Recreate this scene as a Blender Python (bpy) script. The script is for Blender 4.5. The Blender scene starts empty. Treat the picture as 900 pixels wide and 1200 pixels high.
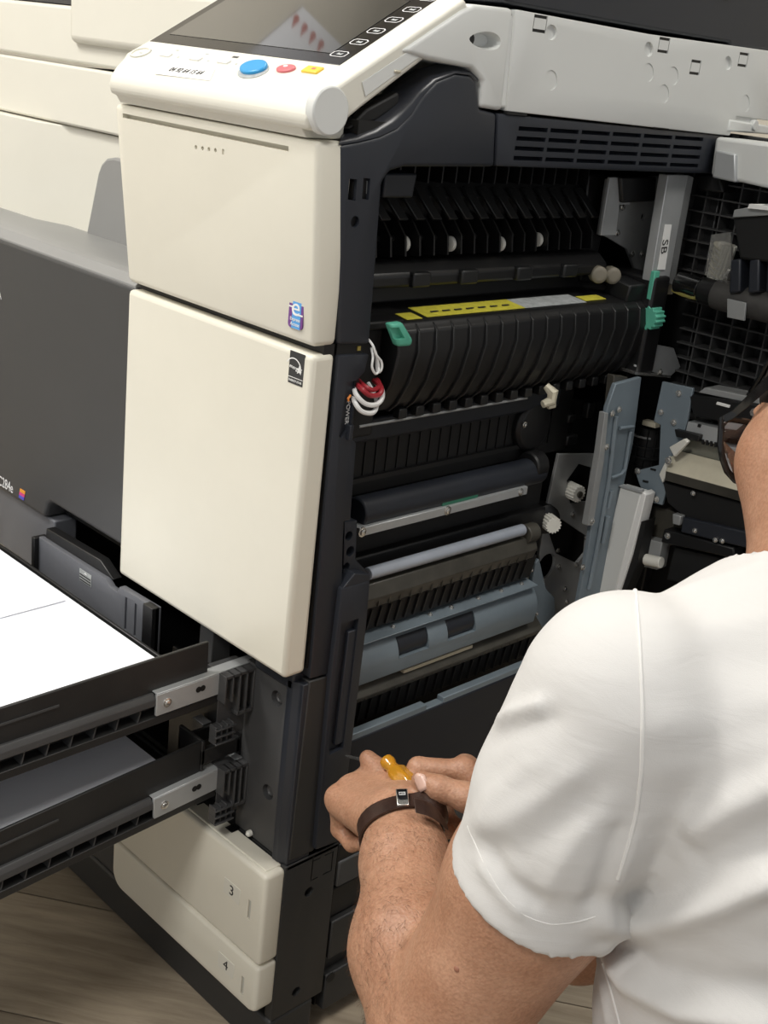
import bpy, bmesh, math, random
import numpy as np
from mathutils import Vector, Matrix

random.seed(7)
SC = bpy.context.scene
COL = SC.collection

# ---------------------------------------------------------------- camera
CAM = Vector((0.744, -0.701, 1.026))
RIGHT = Vector((0.692, 0.714, 0.107)).normalized()
FWD = Vector((-0.646, 0.679, -0.349)).normalized()
UP = RIGHT.cross(FWD).normalized()
RIGHT = FWD.cross(UP).normalized()
FPX = 1428.6                                   # focal length for a 900 x 1200 frame
cd = bpy.data.cameras.new('camera'); cam = bpy.data.objects.new('camera', cd); COL.objects.link(cam)
cd.sensor_fit = 'VERTICAL'; cd.sensor_height = 24.0; cd.sensor_width = 18.0; cd.lens = FPX * 24.0 / 1200.0
cd.clip_start = 0.02; cd.clip_end = 50
cam.matrix_world = Matrix((RIGHT, UP, -FWD)).transposed().to_4x4()
cam.location = CAM
SC.camera = cam

# ---------------------------------------------------------------- world, lights, exposure
W = bpy.data.worlds.new('world'); SC.world = W; W.use_nodes = True
bg = W.node_tree.nodes['Background']
bg.inputs[0].default_value = (0.95, 0.97, 1.0, 1); bg.inputs[1].default_value = 0.36

def area(name, loc, size, power, color, target=None, sizey=None):
    l = bpy.data.lights.new(name, 'AREA'); l.energy = power; l.color = color; l.size = size
    if sizey: l.shape = 'RECTANGLE'; l.size_y = sizey
    o = bpy.data.objects.new(name, l); COL.objects.link(o); o.location = loc
    if target is not None:
        d = Vector(target) - Vector(loc); o.rotation_euler = d.to_track_quat('-Z', 'Y').to_euler()
    return o
LAMPS = [(-1.0, -1.05, 36), (0.65, -1.9, 30), (0.9, 0.55, 10), (-1.0, 0.7, 8)]
for (lx, ly, p) in LAMPS:
    area('ceiling_lamp_light', (lx, ly, 2.545), 0.56, p, (1.0, 0.975, 0.93))
vs = SC.view_settings
SC.display_settings.display_device = 'sRGB'
vs.view_transform = 'Standard'; vs.look = 'None'; vs.gamma = 1.0; vs.use_curve_mapping = False
vs.exposure = 0.36

# ---------------------------------------------------------------- geometry helpers
def ray(u, v):
    return RIGHT * ((u - 450) / FPX) + UP * (-(v - 600) / FPX) + FWD
def at(u, v, ax, val):
    """world point on the axis plane (0 = x, 1 = y, 2 = z) seen in that direction"""
    d = ray(u, v); t = (val - CAM[ax]) / d[ax]
    return CAM + d * t
def atp(u, v, p, n):
    d = ray(u, v); p = Vector(p); n = Vector(n)
    return CAM + d * ((p - CAM).dot(n) / d.dot(n))
def dep(u, v, d):
    return CAM + ray(u, v) * d

class MB:
    def __init__(s): s.v = []; s.f = []
    def add(s, vs, fs):
        b = len(s.v); s.v += [tuple(p) for p in vs]; s.f += [tuple(i + b for i in f) for f in fs]; return s
    def box(s, x0, x1, y0, y1, z0, z1):
        if x0 > x1: x0, x1 = x1, x0
        if y0 > y1: y0, y1 = y1, y0
        if z0 > z1: z0, z1 = z1, z0
        return s.add([(x0,y0,z0),(x1,y0,z0),(x1,y1,z0),(x0,y1,z0),(x0,y0,z1),(x1,y0,z1),(x1,y1,z1),(x0,y1,z1)],
              [(0,3,2,1),(4,5,6,7),(0,1,5,4),(1,2,6,5),(2,3,7,6),(3,0,4,7)])
    def hexa(s, a, b):
        """box from two quads (corresponding corners)"""
        return s.add(list(a) + list(b), [(3,2,1,0),(4,5,6,7),(0,1,5,4),(1,2,6,5),(2,3,7,6),(3,0,4,7)])
    def loft(s, rings, caps=True, closed=True):
        n = len(rings[0]); b = len(s.v)
        for r in rings: s.v += [tuple(p) for p in r]
        for k in range(len(rings) - 1):
            for i in range(n if closed else n - 1):
                j = (i + 1) % n
                s.f.append((b + k*n + i, b + k*n + j, b + (k+1)*n + j, b + (k+1)*n + i))
        if caps:
            s.f.append(tuple(b + i for i in reversed(range(n))))
            s.f.append(tuple(b + (len(rings)-1)*n + i for i in range(n)))
        return s
    def extr(s, pts, d):
        """polygon of 3-D points pushed along d"""
        d = Vector(d); a = [Vector(p) for p in pts]
        return s.loft([a, [p + d for p in a]])
    def prism(s, pts, ax, a, b):
        def P(q, t):
            if ax == 0: return (t, q[0], q[1])
            if ax == 1: return (q[0], t, q[1])
            return (q[0], q[1], t)
        return s.loft([[P(q, a) for q in pts], [P(q, b) for q in pts]])
    def cyl(s, p0, p1, r0, r1=None, n=16, caps=True):
        p0 = Vector(p0); p1 = Vector(p1); r1 = r0 if r1 is None else r1
        d = (p1 - p0).normalized(); a = d.orthogonal().normalized(); b = d.cross(a)
        R = lambda p, r: [p + (a*math.cos(2*math.pi*i/n) + b*math.sin(2*math.pi*i/n)) * r for i in range(n)]
        return s.loft([R(p0, r0), R(p1, r1)], caps)
    def lathe(s, p0, d, prof, n=20):
        p0 = Vector(p0); d = Vector(d).normalized(); a = d.orthogonal().normalized(); b = d.cross(a)
        return s.loft([[p0 + d*t + (a*math.cos(2*math.pi*i/n) + b*math.sin(2*math.pi*i/n)) * r for i in range(n)] for t, r in prof])
    def gear(s, p0, d, L, r, teeth, dr):
        p0 = Vector(p0); d = Vector(d).normalized(); a = d.orthogonal().normalized(); b = d.cross(a); n = teeth*4
        ring = lambda p: [p + (a*math.cos(2*math.pi*i/n) + b*math.sin(2*math.pi*i/n)) * (r + (dr if i % 4 < 2 else 0)) for i in range(n)]
        return s.loft([ring(p0), ring(p0 + d*L)])
    def tube(s, path, r, n=8):
        path = [Vector(p) for p in path]; rings = []; a = None
        for i, p in enumerate(path):
            d = (path[min(i+1, len(path)-1)] - path[max(i-1, 0)]).normalized()
            a = d.orthogonal().normalized() if a is None else (a - d * a.dot(d)).normalized()
            b = d.cross(a); rr = r[i] if isinstance(r, (list, tuple)) else r
            rings.append([p + (a*math.cos(2*math.pi*k/n) + b*math.sin(2*math.pi*k/n)) * rr for k in range(n)])
        return s.loft(rings)
    def ball(s, c, r, n=14, m=8):
        c = Vector(c)
        return s.loft([[c + Vector((r*math.sin(t)*math.cos(2*math.pi*i/n), r*math.sin(t)*math.sin(2*math.pi*i/n), r*math.cos(t))) for i in range(n)]
                       for t in [0.02 + (math.pi-0.04)*k/m for k in range(m+1)]])
    def turn(s, piv, axis, ang):
        M = Matrix.Rotation(ang, 4, axis); piv = Vector(piv)
        s.v = [tuple(M @ (Vector(p) - piv) + piv) for p in s.v]; return s
    def mesh(s, name):
        me = bpy.data.meshes.new(name); me.from_pydata(s.v, [], s.f); me.update()
        bm = bmesh.new(); bm.from_mesh(me); bmesh.ops.recalc_face_normals(bm, faces=bm.faces); bm.to_mesh(me); bm.free()
        return me
    def build(s, name, mat, parent=None, bevel=0, seg=2, angle=35, smooth=True):
        me = s.mesh(name); me.materials.append(mat)
        return link(name, me, parent, bevel, seg, angle, smooth)

ROOT_INV = {}
def link(name, me, parent=None, bevel=0, seg=2, angle=35, smooth=True):
    if bevel:
        o = bpy.data.objects.new(name, me); COL.objects.link(o)
        m = o.modifiers.new('bevel', 'BEVEL'); m.width = bevel; m.segments = seg; m.limit_method = 'ANGLE'; m.angle_limit = math.radians(30)
        m.harden_normals = False; m.use_clamp_overlap = True
    else:
        o = bpy.data.objects.new(name, me); COL.objects.link(o)
    if smooth:
        me.polygons.foreach_set('use_smooth', [True] * len(me.polygons))
        me.set_sharp_from_angle(angle=math.radians(angle))
    if parent is not None: attach(o, parent)
    return o
def attach(o, parent):
    o.parent = parent
    if parent.name in ROOT_INV: o.matrix_parent_inverse = ROOT_INV[parent.name]
def empty(name, loc, label, cat, group=None):
    o = bpy.data.objects.new(name, None); COL.objects.link(o); o.location = loc; o.empty_display_size = 0.05
    ROOT_INV[o.name] = Matrix.Translation(-Vector(loc))
    o['label'] = label; o['category'] = cat
    if group: o['group'] = group
    return o
def tag(o, label=None, cat=None, group=None, kind=None):
    if label: o['label'] = label
    if cat: o['category'] = cat
    if group: o['group'] = group
    if kind: o['kind'] = kind
    return o
def dup(o, loc):
    c = o.copy(); COL.objects.link(c); c.location = Vector(o.location) + Vector(loc); return c
def cut(o, mb):
    """carve the cutter's volume out of a part and keep plain mesh data"""
    c = bpy.data.objects.new('cutter', mb.mesh('cutter')); COL.objects.link(c)
    bmods = [m for m in o.modifiers]
    m = o.modifiers.new('carve', 'BOOLEAN'); m.operation = 'DIFFERENCE'; m.object = c; m.solver = 'EXACT'
    dg = bpy.context.evaluated_depsgraph_get(); dg.update()
    me = bpy.data.meshes.new_from_object(o.evaluated_get(dg))
    for mm in list(o.modifiers): o.modifiers.remove(mm)
    old = o.data; nm = old.name; o.data = me; bpy.data.meshes.remove(old); me.name = nm
    me.polygons.foreach_set('use_smooth', [True] * len(me.polygons)); me.set_sharp_from_angle(angle=math.radians(35))
    cm = c.data; bpy.data.objects.remove(c); bpy.data.meshes.remove(cm)
def text(name, s, size, org, xd, yd, mat, parent, align='LEFT', depth=0.00015, sx=1.0):
    cu = bpy.data.curves.new(name, 'FONT'); cu.body = s; cu.size = size; cu.align_x = align; cu.align_y = 'CENTER'; cu.extrude = depth
    t = bpy.data.objects.new(name + '_src', cu); COL.objects.link(t)
    dg = bpy.context.evaluated_depsgraph_get(); dg.update()
    me = bpy.data.meshes.new_from_object(t.evaluated_get(dg))
    bpy.data.objects.remove(t); bpy.data.curves.remove(cu)
    X = Vector(xd).normalized(); Y = (Vector(yd) - X * Vector(yd).dot(X)).normalized(); Z = X.cross(Y)
    M = Matrix((X * sx, Y, Z)).transposed().to_4x4(); M.translation = Vector(org)
    me.transform(M); me.name = name; me.materials.clear(); me.materials.append(mat)
    return link(name, me, parent, smooth=False)

# ---------------------------------------------------------------- materials
MATS = {}
def mat(name, col, rough=0.5, metal=0.0, var=0.0, vscale=8.0, bump=0.0, bscale=300.0, spec=0.5, coat=0.0, trans=0.0, alpha=1.0, dirt=None):
    if name in MATS: return MATS[name]
    m = bpy.data.materials.new(name); m.use_nodes = True; nt = m.node_tree; N = nt.nodes; L = nt.links
    b = N['Principled BSDF']
    b.inputs['Base Color'].default_value = (*col, 1); b.inputs['Roughness'].default_value = rough; b.inputs['Metallic'].default_value = metal
    b.inputs['Specular IOR Level'].default_value = spec; b.inputs['Coat Weight'].default_value = coat
    b.inputs['Transmission Weight'].default_value = trans; b.inputs['Alpha'].default_value = alpha
    tc = N.new('ShaderNodeTexCoord')
    if var:
        n = N.new('ShaderNodeTexNoise'); n.inputs['Scale'].default_value = vscale; n.inputs['Detail'].default_value = 5; n.inputs['Roughness'].default_value = 0.6
        L.new(tc.outputs['Object'], n.inputs['Vector'])
        r = N.new('ShaderNodeValToRGB'); r.color_ramp.elements[0].position = 0.3; r.color_ramp.elements[1].position = 0.7
        d = dirt or tuple(c * (1 - var) for c in col)
        r.color_ramp.elements[0].color = (*d, 1); r.color_ramp.elements[1].color = (*[min(1, c * (1 + var * 0.5)) for c in col], 1)
        L.new(n.outputs['Fac'], r.inputs['Fac']); L.new(r.outputs['Color'], b.inputs['Base Color'])
    if bump:
        n2 = N.new('ShaderNodeTexNoise'); n2.inputs['Scale'].default_value = bscale; n2.inputs['Detail'].default_value = 3
        L.new(tc.outputs['Object'], n2.inputs['Vector'])
        bp = N.new('ShaderNodeBump'); bp.inputs['Strength'].default_value = bump; bp.inputs['Distance'].default_value = 0.001
        L.new(n2.outputs['Fac'], bp.inputs['Height']); L.new(bp.outputs['Normal'], b.inputs['Normal'])
    MATS[name] = m; return m
CREAM = mat('cream_plastic', (0.73, 0.70, 0.60), 0.42, var=0.03, vscale=9, bump=0.05, bscale=900)
CREAM2 = mat('pale_cream_plastic', (0.71, 0.69, 0.61), 0.42, var=0.02, vscale=9, bump=0.05, bscale=900)
WHITE = mat('white_plastic', (0.66, 0.67, 0.65), 0.38, var=0.03, vscale=7)
COVER = mat('charcoal_cover', (0.046, 0.046, 0.047), 0.5, var=0.06, vscale=6, bump=0.1, bscale=1200)
FRAME = mat('dark_blue_grey_plastic', (0.0175, 0.0205, 0.028), 0.45, var=0.08, vscale=8, bump=0.1, bscale=1200)
PLATE = mat('dusty_grey_plastic', (0.055, 0.055, 0.056), 0.5, var=0.15, vscale=14, bump=0.08, bscale=800)
DESK = mat('brown_grey_plastic', (0.026, 0.026, 0.026), 0.5, var=0.08, vscale=8, bump=0.1, bscale=1200)
TRAY = mat('tray_black_plastic', (0.018, 0.018, 0.018), 0.42, var=0.25, vscale=20, bump=0.08, bscale=600)
LEDGE = mat('mid_grey_plastic', (0.25, 0.25, 0.245), 0.45, var=0.05, vscale=8)
SLATE = mat('slate_plastic', (0.12, 0.125, 0.14), 0.45, var=0.08, vscale=12)
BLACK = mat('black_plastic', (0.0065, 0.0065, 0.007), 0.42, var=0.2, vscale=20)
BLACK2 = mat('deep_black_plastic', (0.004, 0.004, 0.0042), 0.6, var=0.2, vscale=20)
RIBM = mat('dark_grey_ribbed_plastic', (0.010, 0.0105, 0.011), 0.42, var=0.2, vscale=25)
STEEL = mat('galvanised_steel', (0.46, 0.475, 0.48), 0.40, 0.4, var=0.10, vscale=22)
BLUEST = mat('blue_grey_steel', (0.20, 0.245, 0.28), 0.45, 0.2, var=0.10, vscale=16)
DULLST = mat('dull_steel', (0.33, 0.34, 0.34), 0.45, 0.25, var=0.12, vscale=18)
CHROME = mat('bright_screw_metal', (0.72, 0.71, 0.68), 0.25, 0.9)
SHAFT = mat('pale_blue_roller', (0.42, 0.46, 0.53), 0.35, 0.3, var=0.08, vscale=30)
NAVY = mat('blue_black_roller', (0.014, 0.017, 0.024), 0.45, var=0.2, vscale=25)
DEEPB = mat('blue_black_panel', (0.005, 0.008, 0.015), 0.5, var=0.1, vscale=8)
BROWNG = mat('dusty_brown_guide', (0.060, 0.056, 0.046), 0.35, var=0.35, vscale=26)
GREEN = mat('green_plastic', (0.10, 0.42, 0.30), 0.45, var=0.1, vscale=30)
YELLOW = mat('yellow_label', (0.62, 0.56, 0.06), 0.5, var=0.2, vscale=120)
GREYL = mat('grey_label', (0.42, 0.44, 0.44), 0.5, var=0.3, vscale=150)
WHITEL = mat('white_label', (0.80, 0.80, 0.78), 0.5)
GEARW = mat('white_nylon', (0.70, 0.69, 0.63), 0.45, var=0.08, vscale=40)
INK = mat('dark_ink', (0.03, 0.03, 0.03), 0.6)
PRINTW = mat('white_print', (0.75, 0.75, 0.75), 0.6)
GLASSB = mat('black_glass', (0.006, 0.006, 0.007), 0.06, coat=0.3)
LCD = mat('display_glass', (0.035, 0.036, 0.035), 0.04, spec=1.0, coat=1.0)
BLUEB = mat('blue_button_plastic', (0.03, 0.30, 0.62), 0.3)
REDB = mat('red_button_plastic', (0.62, 0.15, 0.17), 0.35)
YELB = mat('yellow_button_plastic', (0.80, 0.55, 0.06), 0.35)
WIREW = mat('white_wire', (0.75, 0.75, 0.74), 0.45)
WIRER = mat('red_wire', (0.33, 0.02, 0.03), 0.4)
BEIGE = mat('beige_steel', (0.58, 0.54, 0.42), 0.38, 0.1, var=0.12, vscale=30)
PAPER = mat('white_paper', (0.84, 0.86, 0.93), 0.6)
GREASE = mat('yellowish_grease', (0.45, 0.40, 0.12), 0.25, trans=0.3)
ORANGE = mat('orange_print', (0.75, 0.25, 0.05), 0.5)
PURPLE = mat('purple_print', (0.16, 0.05, 0.24), 0.4)
SKYB = mat('light_blue_print', (0.10, 0.35, 0.72), 0.4)
BLUEP = mat('blue_plastic_peg', (0.02, 0.08, 0.45), 0.4)
# ================================================================ THE COPIER
M_ = empty('photocopier', (-0.3, 0.3, 0.262), 'large cream and charcoal office photocopier with its side open and two trays pulled out', 'photocopier')

# ---- body shell: back block, floor of the bays, rear wall, front bulkhead
b = MB()
b.box(-0.60, -0.22, 0.012, 0.60, 0.478, 0.785)
b.box(-0.60, -0.32, 0.112, 0.60, 0.785, 0.975)
b.box(-0.285, -0.22, 0.012, 0.60, 0.785, 0.975)
b.build('body_shell', BLACK2, M_, 0.002)
MB().box(-0.60, -0.09, 0.02, 0.60, 0.256, 0.262).build('bay_floor', BLACK, M_)
MB().box(-0.60, -0.095, 0.38, 0.385, 0.262, 0.478).build('bay_rear_wall', BLACK, M_)
MB().box(-0.60, -0.592, 0.012, 0.60, 0.262, 0.478).build('bay_side_wall', BLACK, M_)
MB().box(-0.096, -0.084, 0.03, 0.60, 0.262, 0.478).build('bay_side_wall', BLACK2, M_)
MB().box(-0.22, -0.002, 0.575, 0.60, 0.262, 0.985).build('rear_wall', BLACK, M_, 0.002)
MB().box(-0.22, -0.004, 0.004, 0.034, 0.478, 0.975).build('front_bulkhead', BLACK2, M_)
MB().box(-0.22, -0.02, 0.03, 0.58, 0.945, 0.985).build('roof_plate', BLACK2, M_)

# ---- upper cream front panel (leans forward a little towards its top)
def slab(x0b, x1b, x0t, x1t, zb, zt, yfb, yft, yb):
    return MB().hexa([(x0b, yfb, zb), (x1b, yfb, zb), (x1b, yb, zb), (x0b, yb, zb)], [(x0t, yft, zt), (x1t, yft, zt), (x1t, yb, zt), (x0t, yb, zt)])
up = slab(-0.281, -0.0005, -0.291, -0.0005, 0.791, 0.9575, -0.026, -0.041, 0.0)
up = up.build('upper_front_panel', CREAM, M_, 0.0055, 3)
c = MB().box(-0.277, -0.036, -0.06, -0.0335, 0.9455, 0.9495)
cut(up, c)
c = MB()
for k in range(4):
    px = at(230 + k*7.6, 172.5 + k*1.2, 1, -0.0385)
    c.cyl((px.x, -0.06, px.z), (px.x, -0.034, px.z), 0.0019, n=10)
cut(up, c)
c = MB(); px = at(262, 178, 1, -0.0385)
c.box(px.x-0.0016, px.x+0.0016, -0.06, -0.0375, px.z-0.0022, px.z+0.0022)
cut(up, c)
MB().box(-0.285, -0.02, -0.030, -0.004, 0.9575, 0.9625).build('panel_top_strip', CREAM, M_, 0.002)
# seam between the two panels
MB().box(-0.279, -0.003, -0.012, 0.0, 0.781, 0.792).build('panel_seam', BLACK, M_)
# ---- lower cream front panel
lo = MB().box(-0.280, -0.0005, -0.026, 0.0, 0.476, 0.784).build('lower_front_panel', CREAM, M_, 0.005, 3)

# stickers on the two panels
s = MB(); n8 = []
w, h, r = 0.0185, 0.0275, 0.0035
cx, cz, yf = -0.0235, 0.8165, -0.0289
for a0, (sx, sz) in ((0, (1, 1)), (90, (-1, 1)), (180, (-1, -1)), (270, (1, -1))):
    for k in range(4):
        a = math.radians(a0 + 30*k); n8.append((cx + sx*(w/2-r) + r*math.cos(a), cz + sz*(h/2-r) + r*math.sin(a)))
s.prism(n8, 1, yf, yf + 0.003)
st = s.build('purple_sticker', PURPLE, up); tag(st, 'rounded purple and blue sticker with a white letter e')
MB().box(cx - 0.0045, cx + 0.0065, yf-0.0002, yf, cz - 0.0137, cz + 0.0137).build('sticker_band', SKYB, up)
text('sticker_letter', 'e', 0.0215, (cx, yf-0.0004, cz + 0.0040), (1, 0, 0), (0, 0, 1), WHITEL, up, 'CENTER', sx=1.15)
MB().box(cx - w/2, cx - 0.003, yf-0.0004, yf-0.0002, cz + 0.0035, cz + 0.0047).build('sticker_line', WHITEL, up)
MB().box(cx - 0.003, cx + w/2, yf-0.0004, yf-0.0002, cz - 0.0022, cz - 0.0008).build('sticker_line', WHITEL, up)
text('sticker_word', 'Express', 0.0042, (cx, yf-0.0004, cz - 0.0060), (1, 0, 0), (0, 0, 1), WHITEL, up, 'CENTER')
text('sticker_word', 'Access', 0.0042, (cx, yf-0.0004, cz - 0.0102), (1, 0, 0), (0, 0, 1), WHITEL, up, 'CENTER')
cx, cz, yf = -0.0200, 0.7685, -0.0264
st = MB().box(cx-0.0095, cx+0.0095, yf, -0.0255, cz-0.0140, cz+0.0140).build('energy_sticker', INK, lo); tag(st, 'small black sticker with a white arc and star')
arc = MB(); prev = None
arc.loft([[ (cx-0.0035 + 0.0105*rr*math.cos(t), yf-0.0003, cz-0.002 + 0.0105*rr*math.sin(t)) for t in [math.radians(-2+ 150*k/16) for k in range(17)] ] for rr in (0.93, 1.03)], caps=False, closed=False)
arc.build('sticker_arc', WHITEL, lo, smooth=False)
star = [(cx+0.0042 + rr*math.sin(math.pi*k/5), cz-0.0005 + rr*math.cos(math.pi*k/5)) for k in range(10) for rr in [0.0042 if k % 2 == 0 else 0.0018]]
MB().prism(star, 1, yf-0.0003, yf).build('sticker_star', WHITEL, lo, smooth=False)
text('sticker_word', 'energy', 0.0046, (cx-0.0022, yf-0.0004, cz+0.0005), (1, 0, -0.12), (0.25, 0, 1), WHITEL, lo, 'CENTER')
MB().box(cx-0.0095, cx+0.0095, yf-0.0002, yf, cz-0.0086, cz-0.0081).build('sticker_line', WHITEL, lo)
text('sticker_word', 'ENERGY STAR', 0.0027, (cx, yf-0.0003, cz-0.0112), (1, 0, 0), (0, 0, 1), WHITEL, lo, 'CENTER')

# ---- charcoal front cover with a handle recess, and its print
cv = MB().prism([(-0.615, 0.478), (-0.452, 0.478), (-0.446, 0.497), (-0.438, 0.502), (-0.282, 0.502), (-0.282, 0.784), (-0.615, 0.784)], 1, -0.016, 0.014)
cv = cv.build('charcoal_front_cover', COVER, M_, 0.006, 3)
cz0 = at(0, 563, 1, -0.0165)
text('model_print', 'C284e', 0.0180, (cz0.x-0.0048, -0.0164, cz0.z-0.001), (1, 0, 0), (0, 0, 1), PRINTW, cv, sx=0.76)
p0 = at(25, 579, 1, -0.0165)
for k, (col, nm) in enumerate(((mat('logo_orange', (0.75, 0.30, 0.03), 0.5), 'a'), (mat('logo_magenta', (0.60, 0.05, 0.22), 0.5), 'b'), (mat('logo_blue', (0.08, 0.08, 0.50), 0.5), 'c'))):
    zt = 0.0062 - k*0.0042
    q = [(p0.x-0.0065+0.0012*(2-k), p0.z+zt-0.0042), (p0.x+0.0055+0.0012*(2-k), p0.z+zt-0.0042), (p0.x+0.0067+0.0012*(2-k), p0.z+zt), (p0.x-0.0053+0.0012*(2-k), p0.z+zt)]
    MB().prism(q, 1, -0.0166, -0.0160).build('logo_stripe', col, cv, smooth=False)
p0 = at(0, 347, 1, -0.0165)
text('brand_print', 'A', 0.0105, (p0.x-0.004, -0.0164, p0.z), (1, 0, 0), (0, 0, 1), PRINTW, cv)
# ledge of the output tray above the cover
MB().prism([(-0.014, 0.785), (-0.006, 0.7935), (0.004, 0.7955), (0.004, 0.794), (0.010, 0.7950), (0.112, 0.7885), (0.112, 0.770), (-0.014, 0.770)], 0, -0.90, -0.285).build('output_ledge', LEDGE, M_, 0.001)
# finisher front in the output bay
MB().prism([(-0.90, 0.075), (-0.650, 0.080), (-0.605, 0.100), (-0.300, 0.100), (-0.300, 0.110), (-0.90, 0.110)], 2, 0.7880, 0.9065).build('finisher_cover', CREAM2, M_, 0.001)
MB().box(-0.90, -0.315, 0.092, 0.110, 0.9085, 0.9755).build('finisher_top_cover', CREAM2, M_, 0.003)
arch = [(-0.556, 0.785), (-0.32, 0.785), (-0.32, 0.884), (-0.500, 0.884), (-0.515, 0.881), (-0.526, 0.873), (-0.5325, 0.862)]
MB().prism(arch, 1, 0.094, 0.104).build('exit_guide_plate', LEDGE, M_, 0.003)

# ---- scanner unit
sc = MB().prism([(0.158, 0.993), (0.158, 1.070), (0.62, 1.076), (0.62, 0.993)], 0, -0.62, 0.0)
sc = sc.build('scanner_unit', WHITE, M_, 0.003, 3)
MB().box(-0.90, -0.315, 0.094, 0.16, 0.9785, 1.040).build('scanner_front', CREAM2, sc, 0.004, 3)
bump = MB().box(-0.586, -0.311, 0.084, 0.157, 1.001, 1.064).build('scanner_front_cover', CREAM2, sc, 0.008, 3)
MB().box(-0.90, -0.60, 0.10, 0.17, 1.0415, 1.075).build('scanner_seam', COVER, sc)
# front end piece with the keyhole recess
fp = [at(u, v, 0, 0) for u, v in [(541, 12), (556, 5), (601, 10), (588, 130), (562, 126), (566, 96), (552, 80), (500, 70), (470, 60)]]
fe = MB(); fe.extr([p + Vector((0.001, 0, 0)) for p in fp], (-0.20, 0, 0))
fe = fe.build('scanner_end_cap', WHITE, sc, 0.004, 3)
kc = MB(); kr = []
for k in range(20):
    t = 2*math.pi*k/20; s_ = math.cos(t)
    kr.append((573 + 21*s_, 48 + 2*s_ + (9 + 6*(0.5+0.5*s_))*math.sin(t)))
ctr = at(573, 48, 0, 0)
outer = [at(u, v, 0, 0.006) for u, v in kr]; inner = [ctr + (at(u, v, 0, 0.0)-ctr)*0.62 + Vector((-0.011, -0.004, 0)) for u, v in kr]
kc.loft([outer, inner]); cut(fe, kc)
hp = at(553, 46, 0, -0.004); MB().cyl(hp + Vector((-0.010, 0, 0)), hp + Vector((-0.002, 0, 0)), 0.0055, n=14).build('keyhole', BLACK, sc)
sp = MB()
a_ = [at(u, v, 0, 0) for u, v in [(604, 11), (602, 13), (592, 130), (853, 159), (861, 136), (905, 142), (905, 60), (760, 40)]]
sp.extr([p + Vector((0.0025, 0, 0)) for p in a_], (-0.01, 0, 0))
sp = sp.build('scanner_side_panel', WHITE, sc, 0.0015, 2)
ov = [(648, 38, 7, 10, 1), (648, 94, 7, 12, 0), (762, 58, 5.5, 9.5, 1), (762, 85, 6, 11, 0), (791, 89, 6, 11, 0), (780, 110, 6, 11, 0), (855, 74, 4.5, 9, 1), (876, 121, 4.5, 10, 0)]
for (u, v, ru, rv, deep) in ov:
    pts = [(u + ru*math.cos(2*math.pi*k/18), v + rv*math.sin(2*math.pi*k/18)) for k in range(18)]
    P = [at(a, b_, 0, 0.0045) for a, b_ in pts]; cc = at(u, v, 0, 0.0)
    k_ = MB(); k_.loft([P, [cc + (p-cc)*0.75 + Vector((-0.0045 - (0.0015 if deep else 0) , 0, 0)) for p in P]] if deep else [P, [p + Vector((-0.0027, 0, 0)) for p in P]])
    cut(sp, k_)
for (u, v) in [(633, 28), (778, 53), (815, 79), (871, 70)]:
    cc = at(u, v, 0, 0.0025); fr = MB(); y, z = cc.y, cc.z; a, t = 0.0095, 0.0016
    k_ = MB().box(0.0008, 0.006, y-a, y+a, z-0.0072, z+0.0072); cut(sp, k_)
    MB().box(-0.004, 0.0024, y-a+0.0012, y+a-0.0012, z-0.0045, z+0.0045).build('clip_tab', WHITE, sc)
    MB().box(-0.004, 0.001, y-a, y+a, z-0.0072, z+0.0072).build('clip_slot', BLACK, sc)
# lip at the lower right of the scanner side, and the pale hinge cover under it
l_ = [at(u, v, 0, 0.004) for u, v in [(856, 140), (905, 148), (905, 158), (853, 154)]]
MB().extr(l_, (-0.03, 0, 0)).build('scanner_lip', WHITE, sc, 0.002)
bp_ = at(886, 147, 0, 0.006); MB().cyl(bp_, bp_ + Vector((-0.01, 0, 0)), 0.006, n=14).build('lip_knob', WHITE, sc, 0.001)
# feeder base: dark band above the scanner
fdr = [at(u, v, 0, 0) for u, v in [(602, -60), (592, 2), (604, 6), (760, 34), (856, 50), (858, 54), (905, 60), (905, -60)]]
MB().extr([p + Vector((-0.001, 0, 0)) for p in fdr], (-0.55, 0, 0)).build('feeder_base', FRAME, M_, 0.003)
MB().box(-0.06, 0.001, 0.50, 0.512, 1.118, 1.121).build('feeder_seam', BLACK, M_)

# ---- dark side frame around the opening
def pxpoly(L, x): return [at(u, v, 0, x) for u, v in L]
fr = MB()
fr.extr(pxpoly([(397, 170), (420, 166), (445, 160), (466, 150), (482, 134), (496, 112), (512, 95), (534, 86), (552, 88), (560, 96), (563, 128), (583, 133), (580, 196), (475, 196), (458, 201), (449, 214), (444, 280), (439, 345), (434, 404), (397, 405)], 0.0), (-0.05, 0, 0))
fr = fr.build('side_frame', FRAME, M_, 0.004, 3)
low = [(397, 170), (420, 166), (445, 160), (466, 150), (482, 134), (496, 112), (512, 95), (534, 86), (552, 88), (560, 96)]
upr = [(402, 152), (410, 143), (422, 130), (436, 117), (452, 106), (470, 94), (492, 80), (524, 72), (548, 74), (562, 84)]
shr = []
for f_, x_ in ((0.0, -0.0005), (0.12, -0.001), (0.3, -0.004), (0.55, -0.012), (0.8, -0.022), (1.0, -0.034)):
    shr.append([at(a[0]+(b_[0]-a[0])*f_, a[1]+(b_[1]-a[1])*f_, 0, x_) for a, b_ in zip(low, upr)])
shr.append([p + Vector((-0.03, 0, -0.02)) for p in shr[-1]])
MB().loft(shr, caps=False, closed=False).build('frame_shoulder', mat('glossy_frame_plastic', (0.018, 0.020, 0.026), 0.28), M_, angle=70)
c = MB()
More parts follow.
